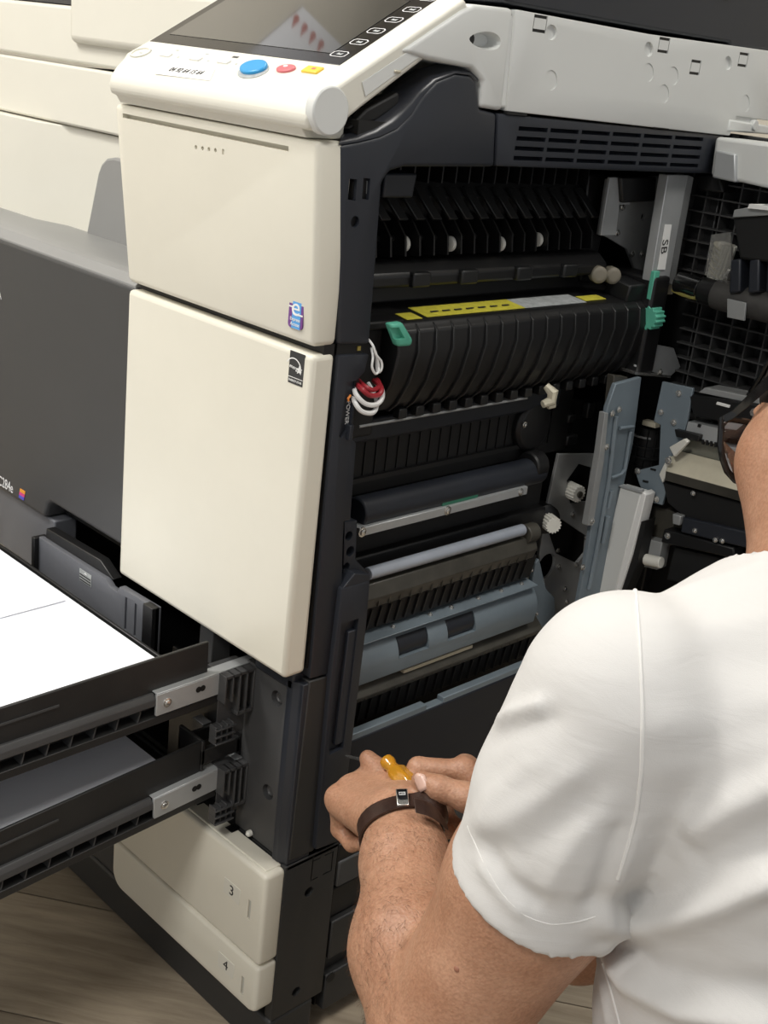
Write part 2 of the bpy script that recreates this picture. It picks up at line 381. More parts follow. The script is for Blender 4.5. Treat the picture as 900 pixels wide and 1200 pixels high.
for (u, v, hw, hh) in [(416, 223, 4.5, 13), (432, 222, 4.0, 13)]:
    P = [at(a, b_, 0, 0.003) for a, b_ in [(u-hw+1, v-hh), (u+hw+1, v-hh+1), (u+hw-1, v+hh), (u-hw-1, v+hh-1)]]
    c.extr(P, (-0.012, 0, 0))
cut(fr, c)
pj = at(416, 260, 0, 0); c = MB().cyl((0.003, pj.y, pj.z), (-0.012, pj.y, pj.z), 0.0048, n=16); cut(fr, c)
for (u, v, m_) in [(415, 223, BLACK2), (432, 222, DULLST)]:
    P = [at(a, b_, 0, -0.003) for a, b_ in [(u-1.5, v-10), (u+1.5, v-9), (u+.5, v+10), (u-2.5, v+9)]]
    MB().extr(P, (-0.008, 0, 0)).build('usb_port', m_, fr)
# recess under the display: a sloped dark shelf with a darker pocket
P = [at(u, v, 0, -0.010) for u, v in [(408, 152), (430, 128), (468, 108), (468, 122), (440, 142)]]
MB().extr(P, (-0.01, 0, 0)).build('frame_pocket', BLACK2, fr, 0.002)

# ---- vent panel with louvres
vp = MB(); vp.extr(pxpoly([(584, 133), (849, 159), (842, 204), (582, 195)], 0.001), (-0.02, 0, 0))
vp = vp.build('vent_panel', FRAME, M_, 0.002)
rows = [((607, 149.5), (826, 162.5)), ((604.5, 161), (824, 173)), ((602.5, 172.5), (822, 183.5)), ((601, 184), (820, 193.5))]
c = MB()
for (a, b_) in rows:
    for k in range(6):
        t0 = k/6 + (0.004 if k else 0); t1 = (k+1)/6 - 0.012
        p = Vector(at(a[0]+(b_[0]-a[0])*t0, a[1]+(b_[1]-a[1])*t0, 0, 0.0)); q = Vector(at(a[0]+(b_[0]-a[0])*t1, a[1]+(b_[1]-a[1])*t1, 0, 0.0))
        c.box(-0.010, 0.005, p.y, q.y, (p.z+q.z)/2-0.0026, (p.z+q.z)/2+0.0012)
cut(vp, c)
for (a, b_) in rows:
    p = Vector(at(*a, 0, 0)); q = Vector(at(*b_, 0, 0))
    MB().hexa([(-0.009, p.y, p.z-0.001), (-0.009, q.y, q.z-0.001), (-0.008, q.y, q.z+0.001), (-0.008, p.y, p.z+0.001)],
              [(-0.001, p.y, p.z-0.0042), (-0.001, q.y, q.z-0.0042), (-0.001, q.y, q.z-0.0034), (-0.001, p.y, p.z-0.0034)]).build('louvre', FRAME, vp)
for (u, v) in [(606, 133), (775, 149), (824, 153)]:
    p = at(u, v, 0, 0.002); MB().box(-0.003, 0.0022, p.y-0.014, p.y+0.014, p.z-0.0015, p.z+0.001).build('vent_clip', BLACK2, vp)

# ---- lower column
colm = MB()
colm.extr(pxpoly([(397.5, 417), (433, 415), (428, 436), (417, 448), (414, 516), (418, 519), (411, 610), (403, 611), (401, 690), (387, 789), (363.5, 796)], 0.0), (-0.03, 0, 0))
colm = colm.build('side_column', FRAME, M_, 0.0015)
c = MB(); c.extr(pxpoly([(409, 449), (420, 447), (414, 500), (402, 515), (400, 512)], 0.003), (-0.006, 0, 0)); cut(colm, c)
t0 = at(404, 507, 0, -0.0028); t1 = at(411.0, 468, 0, -0.0028)
text('power_print', 'POWER', 0.0062, at(407.2, 483.5, 0, -0.0026), at(408, 500, 0, 0) - at(411, 470, 0, 0), at(420, 480, 0, 0) - at(400, 487, 0, 0), PRINTW, colm, 'CENTER')
MB().tube([at(411, 463, 0, -0.001), at(408, 467, 0, -0.001), at(408.5, 470, 0, -0.001)], 0.0011, 6).build('power_mark', ORANGE, colm)
MB().extr(pxpoly([(411, 499), (415.5, 498), (413, 515), (409, 517)], 0.004), (-0.012, 0, 0)).build('column_lug', FRAME, colm, 0.0008)
hb = MB(); hb.extr(pxpoly([(404, 612), (419, 610), (417, 656), (433, 672), (402, 688)], -0.006), (-0.03, 0, 0))
hb = hb.build('cable_block', FRAME, M_, 0.001)
c = MB()
for (u, v, r) in [(409, 628, 0.0048), (410.5, 646, 0.0052), (406, 664, 0.0042)]:
    p = at(u, v, 0, -0.006); c.cyl(p + Vector((0.01, 0, 0)), p + Vector((-0.015, 0, 0)), r, n=14)
cut(hb, c)
sl = MB(); sl.extr(pxpoly([(401, 690), (434.5, 680), (430, 736), (412, 881), (398.5, 986), (370, 997), (389, 787)], 0.006), (-0.034, 0, 0))
sl = sl.build('latch_panel', FRAME, M_, 0.0025)
c = MB(); c.extr(pxpoly([(405, 734), (425.5, 727.5), (407, 880), (391, 888), (389, 874)], 0.012), (-0.012, 0, 0)); cut(sl, c)
MB().extr(pxpoly([(409, 741), (423, 736), (407, 868), (393, 874)], 0.0045), (-0.006, 0, 0)).build('latch_bar', FRAME, sl, 0.001)
MB().extr(pxpoly([(402, 690), (416, 672), (433, 673), (434, 681)], 0.005), (-0.03, 0, 0)).build('latch_panel_top', FRAME, sl, 0.001)
cb = MB(); cb.extr(pxpoly([(363, 799), (386, 792), (368, 997), (339, 1009)], 0.0), (-0.03, 0, 0))
cb.build('lower_side_column', DESK, M_, 0.0015)

# ---- front plate in the tray bay, with two recessed screws and a ridge
pl = MB().box(-0.0865, -0.022, 0.0, 0.02, 0.258, 0.452)
pl = pl.build('bay_front_plate', PLATE, M_, 0.0015)
MB().prism([(-0.022, 0.0), (-0.020, -0.004), (-0.012, -0.004), (-0.006, 0.0), (-0.0012, 0.0), (-0.0012, 0.03), (-0.022, 0.03)], 2, 0.256, 0.462).build('bay_corner_post', FRAME, M_, 0.001)
scr_me = None
for (u, v) in [(331, 823), (320, 933)]:
    p = at(u, v, 1, 0.0)
    p.x -= 0.0085
    c = MB().cyl((p.x, -0.01, p.z), (p.x, 0.006, p.z), 0.0088, 0.0080, n=20); cut(pl, c)
    MB().lathe((p.x, 0.0058, p.z), (0, -1, 0), [(0, 0.0058), (0.0022, 0.0056), (0.0028, 0.0042), (0.0015, 0.003), (0.0012, 0.0005)], 18).build('recessed_screw', PLATE, pl)
MB().box(-0.070, -0.012, -0.004, 0.014, 0.452, 0.470).build('plate_top', FRAME, M_, 0.002)
wp = at(293, 978, 1, 0.0); MB().lathe(wp + Vector((0.002, -0.001, 0.004)), (0, -1, 0), [(0, 0.0035), (0.004, 0.0032), (0.006, 0.001)], 12).build('white_peg', GEARW, M_)

# ---- slide brackets left of the plate
def bracket(z0, z1, yl, yr, name='slide_bracket'):
    m = MB(); xo, xi = -0.0715, -0.084
    m.box(xi-0.02, xo, yl, yr, z1-0.003, z1)                       # top flange
    n = 4
    for k in range(n + 1):
        y = yl + (yr-yl)*k/n; m.box(xi, xo, y-0.0009, y+0.0009, z1-(0.030 if k < 2 else 0.046), z1)
    m.box(xi, xi+0.001, yl, yr, z0, z1)
    for k in range(3):
        m.box(xi, xo, yl-0.008, yl+0.016, z0 + 0.008*k, z0 + 0.008*k + 0.0016)
    for k in range(4):
        y = yl - 0.007 + 0.007*k; m.box(xi, xo-0.002, y-0.0008, y+0.0008, z0, z0+0.020)
    m.box(xi, xo, yl+0.016, yr, z1-0.048, z1-0.044)
    return m.build(name, PLATE, M_, 0.0003, 1)
bracket(0.374, 0.449, -0.036, -0.001); bracket(0.278, 0.340, -0.030, -0.001)
MB().box(-0.115, -0.087, 0.0, 0.02, 0.336, 0.366).build('bracket_backing', BLACK2, M_)

# ================================================================ pulled-out trays (parts of the copier)
def paper_tray(z_top, z_led, z_bot, tilt, yr, label):
    piv = (0, -0.05, z_top); T = lambda m: m.turn(piv, 'X', tilt)
    x1, x0, yf = -0.090, -0.545, -0.52
    t = MB()
    t.box(x1-0.0035, x1, yf, yr, z_led-0.004, z_top)            # right upper wall
    t.box(x0, x0+0.0035, yf, yr, z_led-0.004, z_top)            # left wall
    t.box(x0, x1, yf, -0.055, z_bot, z_bot+0.003)               # bottom
    t.box(x0, x1, yf, yf+0.004, z_bot, z_top)                   # front wall
    t.box(x0, x1, -0.054, -0.050, z_bot, z_led-0.01)            # low rear wall
    t.box(x1-0.012, x1-0.009, yf, -0.055, z_bot+0.003, z_led-0.002)   # web behind the lip
    t = T(t).build('paper_tray', TRAY, M_, 0.0008, 1)
    tag(t, label)
    lip = MB().prism([(x1-0.009, z_led), (x1+0.003, z_led+0.001), (x1+0.0065, z_led-0.004), (x1+0.0065, z_led-0.011), (x1+0.0045, z_led-0.012), (x1-0.009, z_led-0.006)], 1, yf, -0.110)
    T(lip).build('tray_lip', PLATE, t, 0.0008)
    rail2 = MB().box(x1-0.009, x1+0.0055, yf, -0.035, z_bot-0.001, z_bot+0.0075)
    T(rail2).build('lower_lip', TRAY, t, 0.0008)
    for k in range(17):
        y = yf + 0.012 + k*0.0237
        if y < -0.118:
            rb = MB().add([(x1-0.009, y, z_bot+0.007), (x1+0.004, y, z_bot+0.007), (x1+0.004, y+0.004, z_led-0.010), (x1-0.009, y+0.004, z_led-0.010),
                        (x1-0.009, y+0.0013, z_bot+0.007), (x1+0.004, y+0.0013, z_bot+0.007), (x1+0.004, y+0.0053, z_led-0.010), (x1-0.009, y+0.0053, z_led-0.010)],
                        [(3,2,1,0),(4,5,6,7),(0,1,5,4),(1,2,6,5),(2,3,7,6),(3,0,4,7)])
            T(rb).build('tray_rib', PLATE, t, smooth=False)
    slot = MB().box(x1-0.0005, x1+0.0012, yf, -0.208, z_top-0.0165, z_top-0.0145); T(slot).build('wall_ridge', PLATE, t)
    MB().box(x1-0.001, x1+0.0012, yr-0.006, yr-0.0045, z_led+0.004, z_top-0.008)
    # steel slide
    ye = -0.110; yn = 0.02 if z_top > 0.4 else 0.0
    sr = MB().box(x1+0.004, x1+0.0075, ye, yn, z_led-0.022, z_led+0.001)
    sr.box(x1-0.006, x1+0.0075, ye, yn, z_led+0.001, z_led+0.0025)
    sr = T(sr).build('slide_rail', STEEL, t, 0.0008)
    ho = MB().cyl((x1+0.0060, -0.062, z_led-0.0085), (x1+0.0078, -0.062, z_led-0.0085), 0.0032, n=12).cyl((x1+0.0060, -0.057, z_led-0.0085), (x1+0.0078, -0.057, z_led-0.0085), 0.0032, n=12)
    T(ho).build('rail_slot', BLACK2, t)
    ys = [ye+0.012] + ([-0.020] if z_top < 0.4 else [])
    for y in ys:
        q = MB().lathe((x1+0.0072, y, z_led-0.0105), (1, 0, 0), [(0, 0.0048), (0.0012, 0.0046), (0.0014, 0.0032), (0.0030, 0.0028), (0.0034, 0.0010)], 14)
        T(q).build('rail_screw', CHROME, t)
    fp_ = MB().box(-0.60, -0.002, yf-0.035, yf, z_bot-0.004, z_top+0.004); T(fp_).build('tray_front', CREAM, t, 0.004)
    return t
tray1 = paper_tray(0.4825, 0.447, 0.4155, 0.018, -0.046, 'upper pulled-out paper tray with bright white paper')
tray2 = paper_tray(0.372, 0.3345, 0.3045, 0.075, -0.046, 'lower pulled-out paper tray with shaded paper')
# rear corner frame of the lower tray
m = MB().box(-0.128, -0.088, -0.048, -0.044, 0.338, 0.372).box(-0.094, -0.088, -0.048, 0.0, 0.345, 0.362).box(-0.128, -0.124, -0.048, 0.0, 0.345, 0.360).box(-0.128, -0.088, -0.004, 0.0, 0.345, 0.360)
m.build('tray_corner_frame', TRAY, tray2, 0.0008)
# rear paper guide of the upper tray
g = MB().prism([(-0.432, 0.400), (-0.432, 0.466), (-0.290, 0.468), (-0.280, 0.462), (-0.266, 0.462), (-0.262, 0.470), (-0.195, 0.472), (-0.195, 0.40), (-0.408, 0.400)], 1, -0.036, -0.028)
g = g.build('rear_guide_plate', SLATE, tray1, 0.0012)
c = MB().box(-0.250, -0.246, -0.05, -0.0335, 0.425, 0.463).box(-0.232, -0.228, -0.05, -0.0335, 0.425, 0.463); cut(g, c)
MB().box(-0.212, -0.195, -0.040, -0.030, 0.40, 0.472).build('guide_end', BLACK, tray1, 0.001)
MB().box(-0.436, -0.429, -0.042, -0.025, 0.40, 0.466).build('guide_end', BLACK, tray1, 0.001)
MB().prism([(-0.425, 0.466), (-0.424, 0.478), (-0.310, 0.481), (-0.283, 0.468)], 1, -0.030, -0.018).build('guide_top', BLACK, tray1, 0.001)
lb = MB().box(-0.340, -0.316, -0.0366, -0.0358, 0.4475, 0.4615).build('guide_label', GREYL, tray1)
for k in range(3):
    MB().box(-0.339, -0.317, -0.0370, -0.0366, 0.4487+k*0.0032, 0.4500+k*0.0032).build('label_line', INK, tray1, smooth=False)
MB().prism([(-0.331, 0.4585), (-0.325, 0.4585), (-0.328, 0.4608)], 1, -0.0370, -0.0366).build('label_arrow', PRINTW, tray1, smooth=False)
# bay details behind the trays
MB().box(-0.60, -0.440, -0.010, 0.02, 0.40, 0.477).build('bay_step', SLATE, M_, 0.002)
MB().box(-0.150, -0.128, -0.012, 0.012, 0.43, 0.475).build('bay_step', PLATE, M_, 0.001)
MB().box(-0.170, -0.150, 0.0, 0.012, 0.31, 0.345).build('bay_step', PLATE, M_, 0.001)
MB().box(-0.23, -0.13, 0.014, 0.02, 0.262, 0.40).build('bay_inner_rib', BLACK, M_, 0.001)

# ---- control panel
PN = Vector((0, -0.577, 1)).normalized(); PP = Vector((0, -0.02, 1.002)); PA = Vector((0, 1, 0.577)).normalized()
def onp(u, v): return atp(u, v, PP, PN)
cpn = MB().prism([(0.110, 1.077), (-0.020, 1.002), (-0.042, 0.9893), (-0.0505, 0.982), (-0.0535, 0.974), (-0.0505, 0.9665), (-0.040, 0.9645), (-0.018, 0.970), (0.004, 0.985), (0.116, 1.0555), (0.119, 1.066)], 0, -0.3035, -0.002)
for i_, p_ in enumerate(cpn.v):
    if p_[0] < -0.1 and p_[1] < 0.0: cpn.v[i_] = (p_[0] + 0.022*(min(1, -p_[1]/0.0535))**1.6, p_[1], p_[2])
cpn = cpn.build('control_panel', CREAM2, M_, 0.003, 3)
MB().prism([(-0.046, 0.9665), (-0.040, 0.9585), (0.0, 0.9585), (0.0, 0.984)], 0, -0.282, -0.016).build('panel_underside', CREAM2, cpn, 0.001)
MB().cyl((-0.006, -0.034, 0.981), (0.0045, -0.034, 0.981), 0.0188, n=40).build('hinge_cap', WHITE, cpn, 0.0015)
P = [at(u, v, 0, -0.0016) for u, v in [(424, 96), (541, 18), (543, 29), (428, 113)]]
MB().extr(P, (0.0005, 0, 0)).build('side_plate', WHITE, cpn, 0.0004)
for (u, v) in [(522, 46), (466, 82)]:
    p = at(u, v, 0, -0.001); MB().box(-0.006, 0.0, p.y-0.004, p.y+0.004, p.z-0.0025, p.z).build('panel_foot', BEIGE, cpn, 0.001)
def plane_poly(L, off, th, name, m_, bevel=0, parent=None):
    q = [onp(u, v) + PN*off for u, v in L]
    return MB().extr(q, PN*th).build(name, m_, parent or cpn, bevel)
def prect(x0, x1, y0, y1, off, th, name, m_, bevel=0, seg=2):
    """rectangle in panel coordinates: x, and horizontal y of the sloped plane"""
    z = lambda y: 1.002 + 0.577*(y + 0.02)
    q = [Vector((x, y, z(y))) + PN*off for x, y in [(x0, y0), (x1, y0), (x1, y1), (x0, y1)]]
    return MB().extr(q, PN*th).build(name, m_, cpn, bevel, seg)
prect(-0.2985, -0.0300, 0.0015, 0.1065, -0.0005, 0.0009, 'screen_bezel', GLASSB, 0.0002)
prect(-0.286, -0.0560, 0.015, 0.100, 0.0, 0.0008, 'display', LCD)
KEYS = [(398, 64, '@'), (421, 50, 'x'), (441, 37, '#'), (462, 24, '?'), (483, 12, '%'), (503, -1, '=')]
for k, (u, v, ch) in enumerate(KEYS):
    p = onp(u, v); z = lambda y: 1.002 + 0.577*(y + 0.02)
    ring = MB()
    def rr(hw, hh, off): return [Vector((p.x + sx, p.y + sy, z(p.y + sy))) + PN*off for sx, sy in
        [(-hw, -hh*0.6), (-hw*0.7, -hh), (hw*0.7, -hh), (hw, -hh*0.6), (hw, hh*0.6), (hw*0.7, hh), (-hw*0.7, hh), (-hw, hh*0.6)]]
    ring.loft([rr(0.0092, 0.0040, 0.0007), rr(0.0082, 0.0034, 0.0007)], caps=False)
    ring.build('touch_key_outline', PRINTW, cpn, smooth=False)
    mk = MB().extr([Vector((p.x + a, p.y + bb, z(p.y+bb))) + PN*0.0006 for a, bb in [(-0.003, -0.001), (0.0035, -0.0015), (0.004, 0.0012), (0.0005, 0.0004), (-0.002, 0.0016)]], PN*0.0002)
    mk.build('touch_key_mark', GREYL, cpn, smooth=False)
z_ = lambda y: 1.002 + 0.577*(y + 0.02)
def disc(u, v, rx, ry, off, th, name, m_, bevel, rot=0):
    p = onp(u, v); q = []
    for k in range(28):
        t = 2*math.pi*k/28; a, bb = rx*math.cos(t), ry*math.sin(t); a, bb = a*math.cos(rot)-bb*math.sin(rot), a*math.sin(rot)+bb*math.cos(rot)
        q.append(p + Vector((a, 0, 0)) + PA*bb + PN*off)
    return MB().extr(q, PN*th).build(name, m_, cpn, bevel)
disc(297, 83.5, 0.0170, 0.0125, -0.001, 0.0018, 'button_collar', GREYL, 0.0005, -0.15)
disc(298, 81, 0.0155, 0.0110, -0.001, 0.0045, 'start_button', BLUEB, 0.0012, -0.15)
disc(335.5, 81.5, 0.0100, 0.0062, -0.001, 0.0030, 'stop_button', REDB, 0.0008, 0.1)
disc(335.5, 80, 0.0025, 0.0016, 0.0019, 0.0003, 'button_mark', PRINTW, 0)
p = onp(367.5, 83); prect(p.x-0.0105, p.x+0.0085, p.y-0.0042, p.y+0.0042, -0.001, 0.0028, 'reset_button', YELB, 0.0008)
prect(p.x-0.0015, p.x+0.0025, p.y-0.0006, p.y+0.0014, 0.0018, 0.0002, 'button_mark', REDB)
p = onp(165, 62)
rg = MB(); ringp = lambda r, off: [p + Vector((r*math.cos(2*math.pi*k/28), 0, 0)) + PA*(r*0.72*math.sin(2*math.pi*k/28)) + PN*off for k in range(28)]
rg.loft([ringp(0.0125, 0.0), ringp(0.0122, 0.0012), ringp(0.0108, 0.0012), ringp(0.0105, 0.0)], caps=False); rg.build('dial_ring', CREAM2, cpn)
rg = MB().loft([ringp(0.0134, 0.0001), ringp(0.0126, 0.0001)], caps=False).build('dial_gap', GREYL, cpn, smooth=False)
prect(p.x-0.003, p.x+0.003, p.y-0.0008, p.y+0.0008, 0.0, 0.0002, 'button_mark', GREYL)
for (u, v, d) in [(196, 65, 0), (231, 69.5, 0), (264, 73, 1)]:
    p = onp(u, v); prect(p.x-0.0085, p.x+0.0060, p.y-0.0026, p.y+0.0022, -0.0005, 0.0022, 'panel_key', WHITEL, 0.0006)
    q = onp(u + 12, v - 6); prect(q.x-0.002*(1+d), q.x+0.002*(1+d), q.y-0.0006*(1+d), q.y+0.0006*(1+d), 0.0, 0.0002, 'key_mark', GREYL if not d else COVER)
    q = onp(u + 13, v + 2); prect(q.x-0.001, q.x+0.001, q.y-0.0007, q.y+0.0007, 0.0, 0.0002, 'key_light', GREYL)
# sticker with the telephone number, on the rounded front slope
A = onp(187, 80); B = onp(252, 86)
pa, pb, pc, pd = [onp(u, v) for u, v in [(182, 87), (246, 95), (252, 82), (190, 73)]]
MB().extr([q + PN*0.0002 for q in (pa, pb, pc, pd)], PN*0.0003).build('number_sticker', WHITEL, cpn)
mid = (pa + pb + pc + pd) / 4
text('number_print', '04 92 64 15 64', 0.0098, mid + PN*0.0007 + (pb-pa).normalized()*0.002, pb - pa, PA, INK, cpn, 'CENTER', sx=0.78)
# ================================================================ inside of the side opening
def rollY(name, u0, v0, u1, v1, x, r, m_, parent=M_, n=20, bevel=0.0):
    a = at(u0, v0, 0, x); b_ = at(u1, v1, 0, x); zz = (a.z + b_.z)/2
    return MB().cyl((x, a.y, zz), (x, b_.y, zz), r, n=n).build(name, m_, parent, bevel)
def screw_at(p, d=(1, 0, 0), r=0.0035, parent=M_, m_=CHROME, name='screw'):
    return MB().lathe(Vector(p) - Vector(d)*0.001, d, [(0, r*1.25), (0.0012, r*1.25), (0.0013, r*0.85), (0.0028, r*0.75), (0.0032, r*0.3)], 10).build(name, m_, parent)

# ---- exit section: slanted guide fins, small white rollers, lower bar
MB().box(-0.20, -0.125, 0.036, 0.44, 0.80, 0.945).build('exit_back_plate', BLACK2, M_)
for k in range(19):
    y = 0.062 + k*0.0192
    q = [(-0.110, 0.900), (-0.064, 0.889), (-0.050, 0.872), (-0.049, 0.854), (-0.075, 0.850), (-0.110, 0.85)]
    MB().loft([[(x, y - 0.10*(z-0.87), z) for x, z in q], [(x, y - 0.10*(z-0.87) + 0.0022, z) for x, z in q]]).build('guide_fin', BLACK, M_, smooth=False)
    MB().box(-0.100, -0.070, y+0.004, y+0.006, 0.918, 0.935).build('upper_tooth', BLACK, M_, smooth=False)
MB().prism([(-0.125, 0.922), (-0.082, 0.918), (-0.074, 0.905), (-0.078, 0.886), (-0.125, 0.882)], 1, 0.05, 0.43).build('exit_guide', BLACK2, M_)
for k in range(16):
    y = 0.058 + k*0.0228
    a_ = [(-0.078, y, 0.913), (-0.078, y+0.012, 0.913), (-0.058, y+0.024, 0.885), (-0.058, y+0.012, 0.885)]
    MB().extr(a_, (0.003, 0, 0.002)).build('guide_flap', RIBM, M_, 0.0006, 1)
MB().cyl((-0.066, 0.05, 0.868), (-0.066, 0.43, 0.868), 0.003, n=10).build('exit_shaft', BLACK, M_)
for (u, v) in [(478, 287), (532, 287), (590, 287), (634, 282)]:
    p = at(u, v, 0, -0.055); MB().lathe((p.x-0.006, p.y-0.003, p.z), (0, 1, 0), [(0, 0.0055), (0.001, 0.0075), (0.005, 0.0075), (0.006, 0.005)], 16).build('exit_roller', GEARW, M_)
    MB().box(p.x-0.03, p.x-0.012, p.y-0.022, p.y-0.008, p.z-0.008, p.z+0.004).build('roller_holder', BLACK, M_, 0.001)
MB().prism([(-0.12, 0.850), (-0.058, 0.848), (-0.045, 0.838), (-0.045, 0.826), (-0.12, 0.82)], 1, 0.04, 0.44).build('lower_exit_bar', BLACK, M_, 0.003)
for (u) in [492, 548, 612, 665]:
    p = at(u, 318, 0, -0.045); MB().box(-0.052, -0.040, p.y-0.012, p.y+0.012, 0.826, 0.840).build('bar_clip', RIBM, M_, 0.002)
p = at(655, 318, 0, -0.04); 
MB().extr(pxpoly([(452, 203), (490, 203), (484, 232), (449, 232)], -0.03), (-0.03, 0, 0)).build('corner_block', FRAME, M_, 0.002)

# ---- fixing unit: long ribbed black box
FX = -0.012
fu = MB()
ringL = lambda y, k: [(-0.13, y, 0.822), (-0.075, y, 0.822), (-0.072, y, 0.806), (-0.020, y, 0.800), (FX, y, 0.793), (FX+0.004, y, 0.775), (FX-0.001, y, 0.745), (FX-0.012, y, 0.722), (FX-0.020, y, 0.713), (-0.13, y, 0.70)]
fu.loft([ringL(0.085, 0), ringL(0.500, 0)])
fu = fu.build('fixing_unit', BLACK, M_, 0.002)
tag(fu, 'long black ribbed heater box with yellow labels across the opening')
for k in range(16):
    y = 0.112 + k*0.0237
    prof_ = [(FX-0.006, 0.7985), (FX+0.0025, 0.793), (FX+0.0068, 0.775), (FX+0.002, 0.745), (FX-0.009, 0.7215), (FX-0.018, 0.712)]
    sl_ = lambda i: -0.010*i/5
    rb = MB().loft([[(x, y + sl_(i) + dy, z) for i, (x, z) in enumerate(prof_)] + [(x-0.006, y + sl_(5-i) + dy, z) for i, (x, z) in enumerate(reversed(prof_))] for dy in (0, 0.0028)])
    rb.build('cover_rib', RIBM, fu, 0.0005, 1)
    if k < 15:
        MB().box(FX-0.022, FX-0.013, y+0.001, y+0.012, 0.704, 0.714).build('cover_tooth', BLACK, fu, 0.001)
MB().box(-0.13, FX+0.006, 0.480, 0.512, 0.715, 0.828).build('end_cap', BLACK, fu, 0.004, 3)
MB().box(-0.13, -0.07, 0.065, 0.10, 0.71, 0.832).build('end_block', BLACK, fu, 0.003)
MB().box(-0.050, -0.018, 0.450, 0.482, 0.800, 0.820).turn((-0.03, 0.465, 0.81), 'Y', 0.15).build('end_wedge', RIBM, fu, 0.002)
def toplabel(u0, u1, x0, x1, m_, name='yellow_label'):
    ya = at(u0[0], u0[1], 0, (x0+x1)/2).y; yb = at(u1[0], u1[1], 0, (x0+x1)/2).y
    z = lambda x: 0.8062 + (x+0.072)*(0.800-0.806)/(0.052) + 0.0003
    return MB().loft([[(x0, ya, z(x0)), (x1, ya, z(x1)), (x1, yb, z(x1)), (x0, yb, z(x0))], [(x0, ya, z(x0)+0.0006), (x1, ya, z(x1)+0.0006), (x1, yb, z(x1)+0.0006), (x0, yb, z(x0)+0.0006)]]).build(name, m_, fu)
toplabel((489, 368), (604, 357), -0.052, -0.026, YELLOW)
toplabel((604, 357), (676, 351), -0.052, -0.026, GREYL, 'grey_label')
toplabel((470, 371), (488, 369), -0.040, -0.024, YELLOW)
toplabel((680, 351), (704, 350), -0.044, -0.030, YELLOW)
for k in range(7):
    y = at(500 + k*14, 366 - k*1.3, 0, -0.04).y
    MB().box(-0.036, -0.034, y, y+0.010, 0.8035, 0.8042).build('label_print', INK, fu, smooth=False)
gt = MB(); q = [(458, 380), (473, 378), (485, 398), (483, 406), (468, 407)]
gt.extr([at(u, v, 0, 0.006) for u, v in q], (-0.010, 0, 0))
gt = gt.build('green_lever', GREEN, fu, 0.003, 3)
c = MB(); c.extr([at(u, v, 0, 0.014) for u, v in [(467, 387), (475, 386), (482, 399), (471, 401)]], (-0.012, 0, 0)); cut(gt, c)
# left shelf of the fixing bay
MB().box(-0.12, -0.02, 0.034, 0.10, 0.795, 0.803).build('bay_shelf', BLACK, M_, 0.002)
MB().box(-0.12, -0.03, 0.034, 0.085, 0.69, 0.795).build('bay_block', BLACK2, M_, 0.003)

# ---- loose cable loops by the column
def loop(name, pts, x0, r, m_):
    P = [at(u, v, 0, x0 + dx) for u, v, dx in pts]
    # smooth the path
    out = []
    for i in range(len(P)-1):
        p0 = P[max(i-1, 0)]; p1 = P[i]; p2 = P[i+1]; p3 = P[min(i+2, len(P)-1)]
        for k in range(5):
            t = k/5; out.append(0.5*((2*p1) + (p2-p0)*t + (2*p0-5*p1+4*p2-p3)*t*t + (3*p1-p0-3*p2+p3)*t**3))
    out.append(P[-1]); return MB().tube(out, r, 8).build(name, m_, M_)
loop('white_cable', [(415, 452, -0.01), (417, 462, 0.004), (428, 473, 0.008), (441, 474, 0.008), (448, 466, 0.005), (447, 455, -0.01), (440, 448, -0.02)], 0, 0.0022, WIREW)
loop('white_cable', [(413, 461, -0.01), (416, 472, 0.005), (424, 482, 0.009), (436, 484, 0.009), (441, 477, 0.005), (440, 465, 0.0), (431, 449, -0.012)], 0, 0.0022, WIREW)
loop('red_cable', [(416, 448, -0.01), (424, 456, 0.004), (433, 463, 0.006), (443, 463, 0.006), (447, 458, 0.004), (445, 451, -0.004), (438, 446, -0.015)], 0, 0.0024, WIRER)
loop('red_cable', [(420, 446, -0.012), (428, 453, 0.002), (437, 457, 0.004), (445, 452, -0.002), (442, 445, -0.014)], 0, 0.0022, WIRER)
loop('white_cable', [(431, 397, -0.005), (437, 405, 0.004), (441, 416, 0.006), (447, 424, 0.006), (447, 433, 0.006), (442, 436, 0.004), (441, 420, 0.0)], 0, 0.0011, WIREW)
loop('white_cable', [(435, 408, -0.005), (437, 418, 0.004), (436, 430, 0.006), (440, 438, 0.006), (444, 434, 0.006), (442, 424, 0.002), (440, 412, 0.0)], 0, 0.0011, WIREW)
loop('white_cable', [(433, 399, -0.006), (440, 412, 0.003), (444, 428, 0.005), (443, 437, 0.004)], 0, 0.0009, WIREW)
gp = at(420, 408, 0, -0.004); MB().box(-0.010, -0.003, gp.y-0.002, gp.y+0.002, gp.z-0.002, gp.z+0.002).build('brass_contact', mat('brass', (0.45, 0.36, 0.10), 0.35, 0.8), M_)

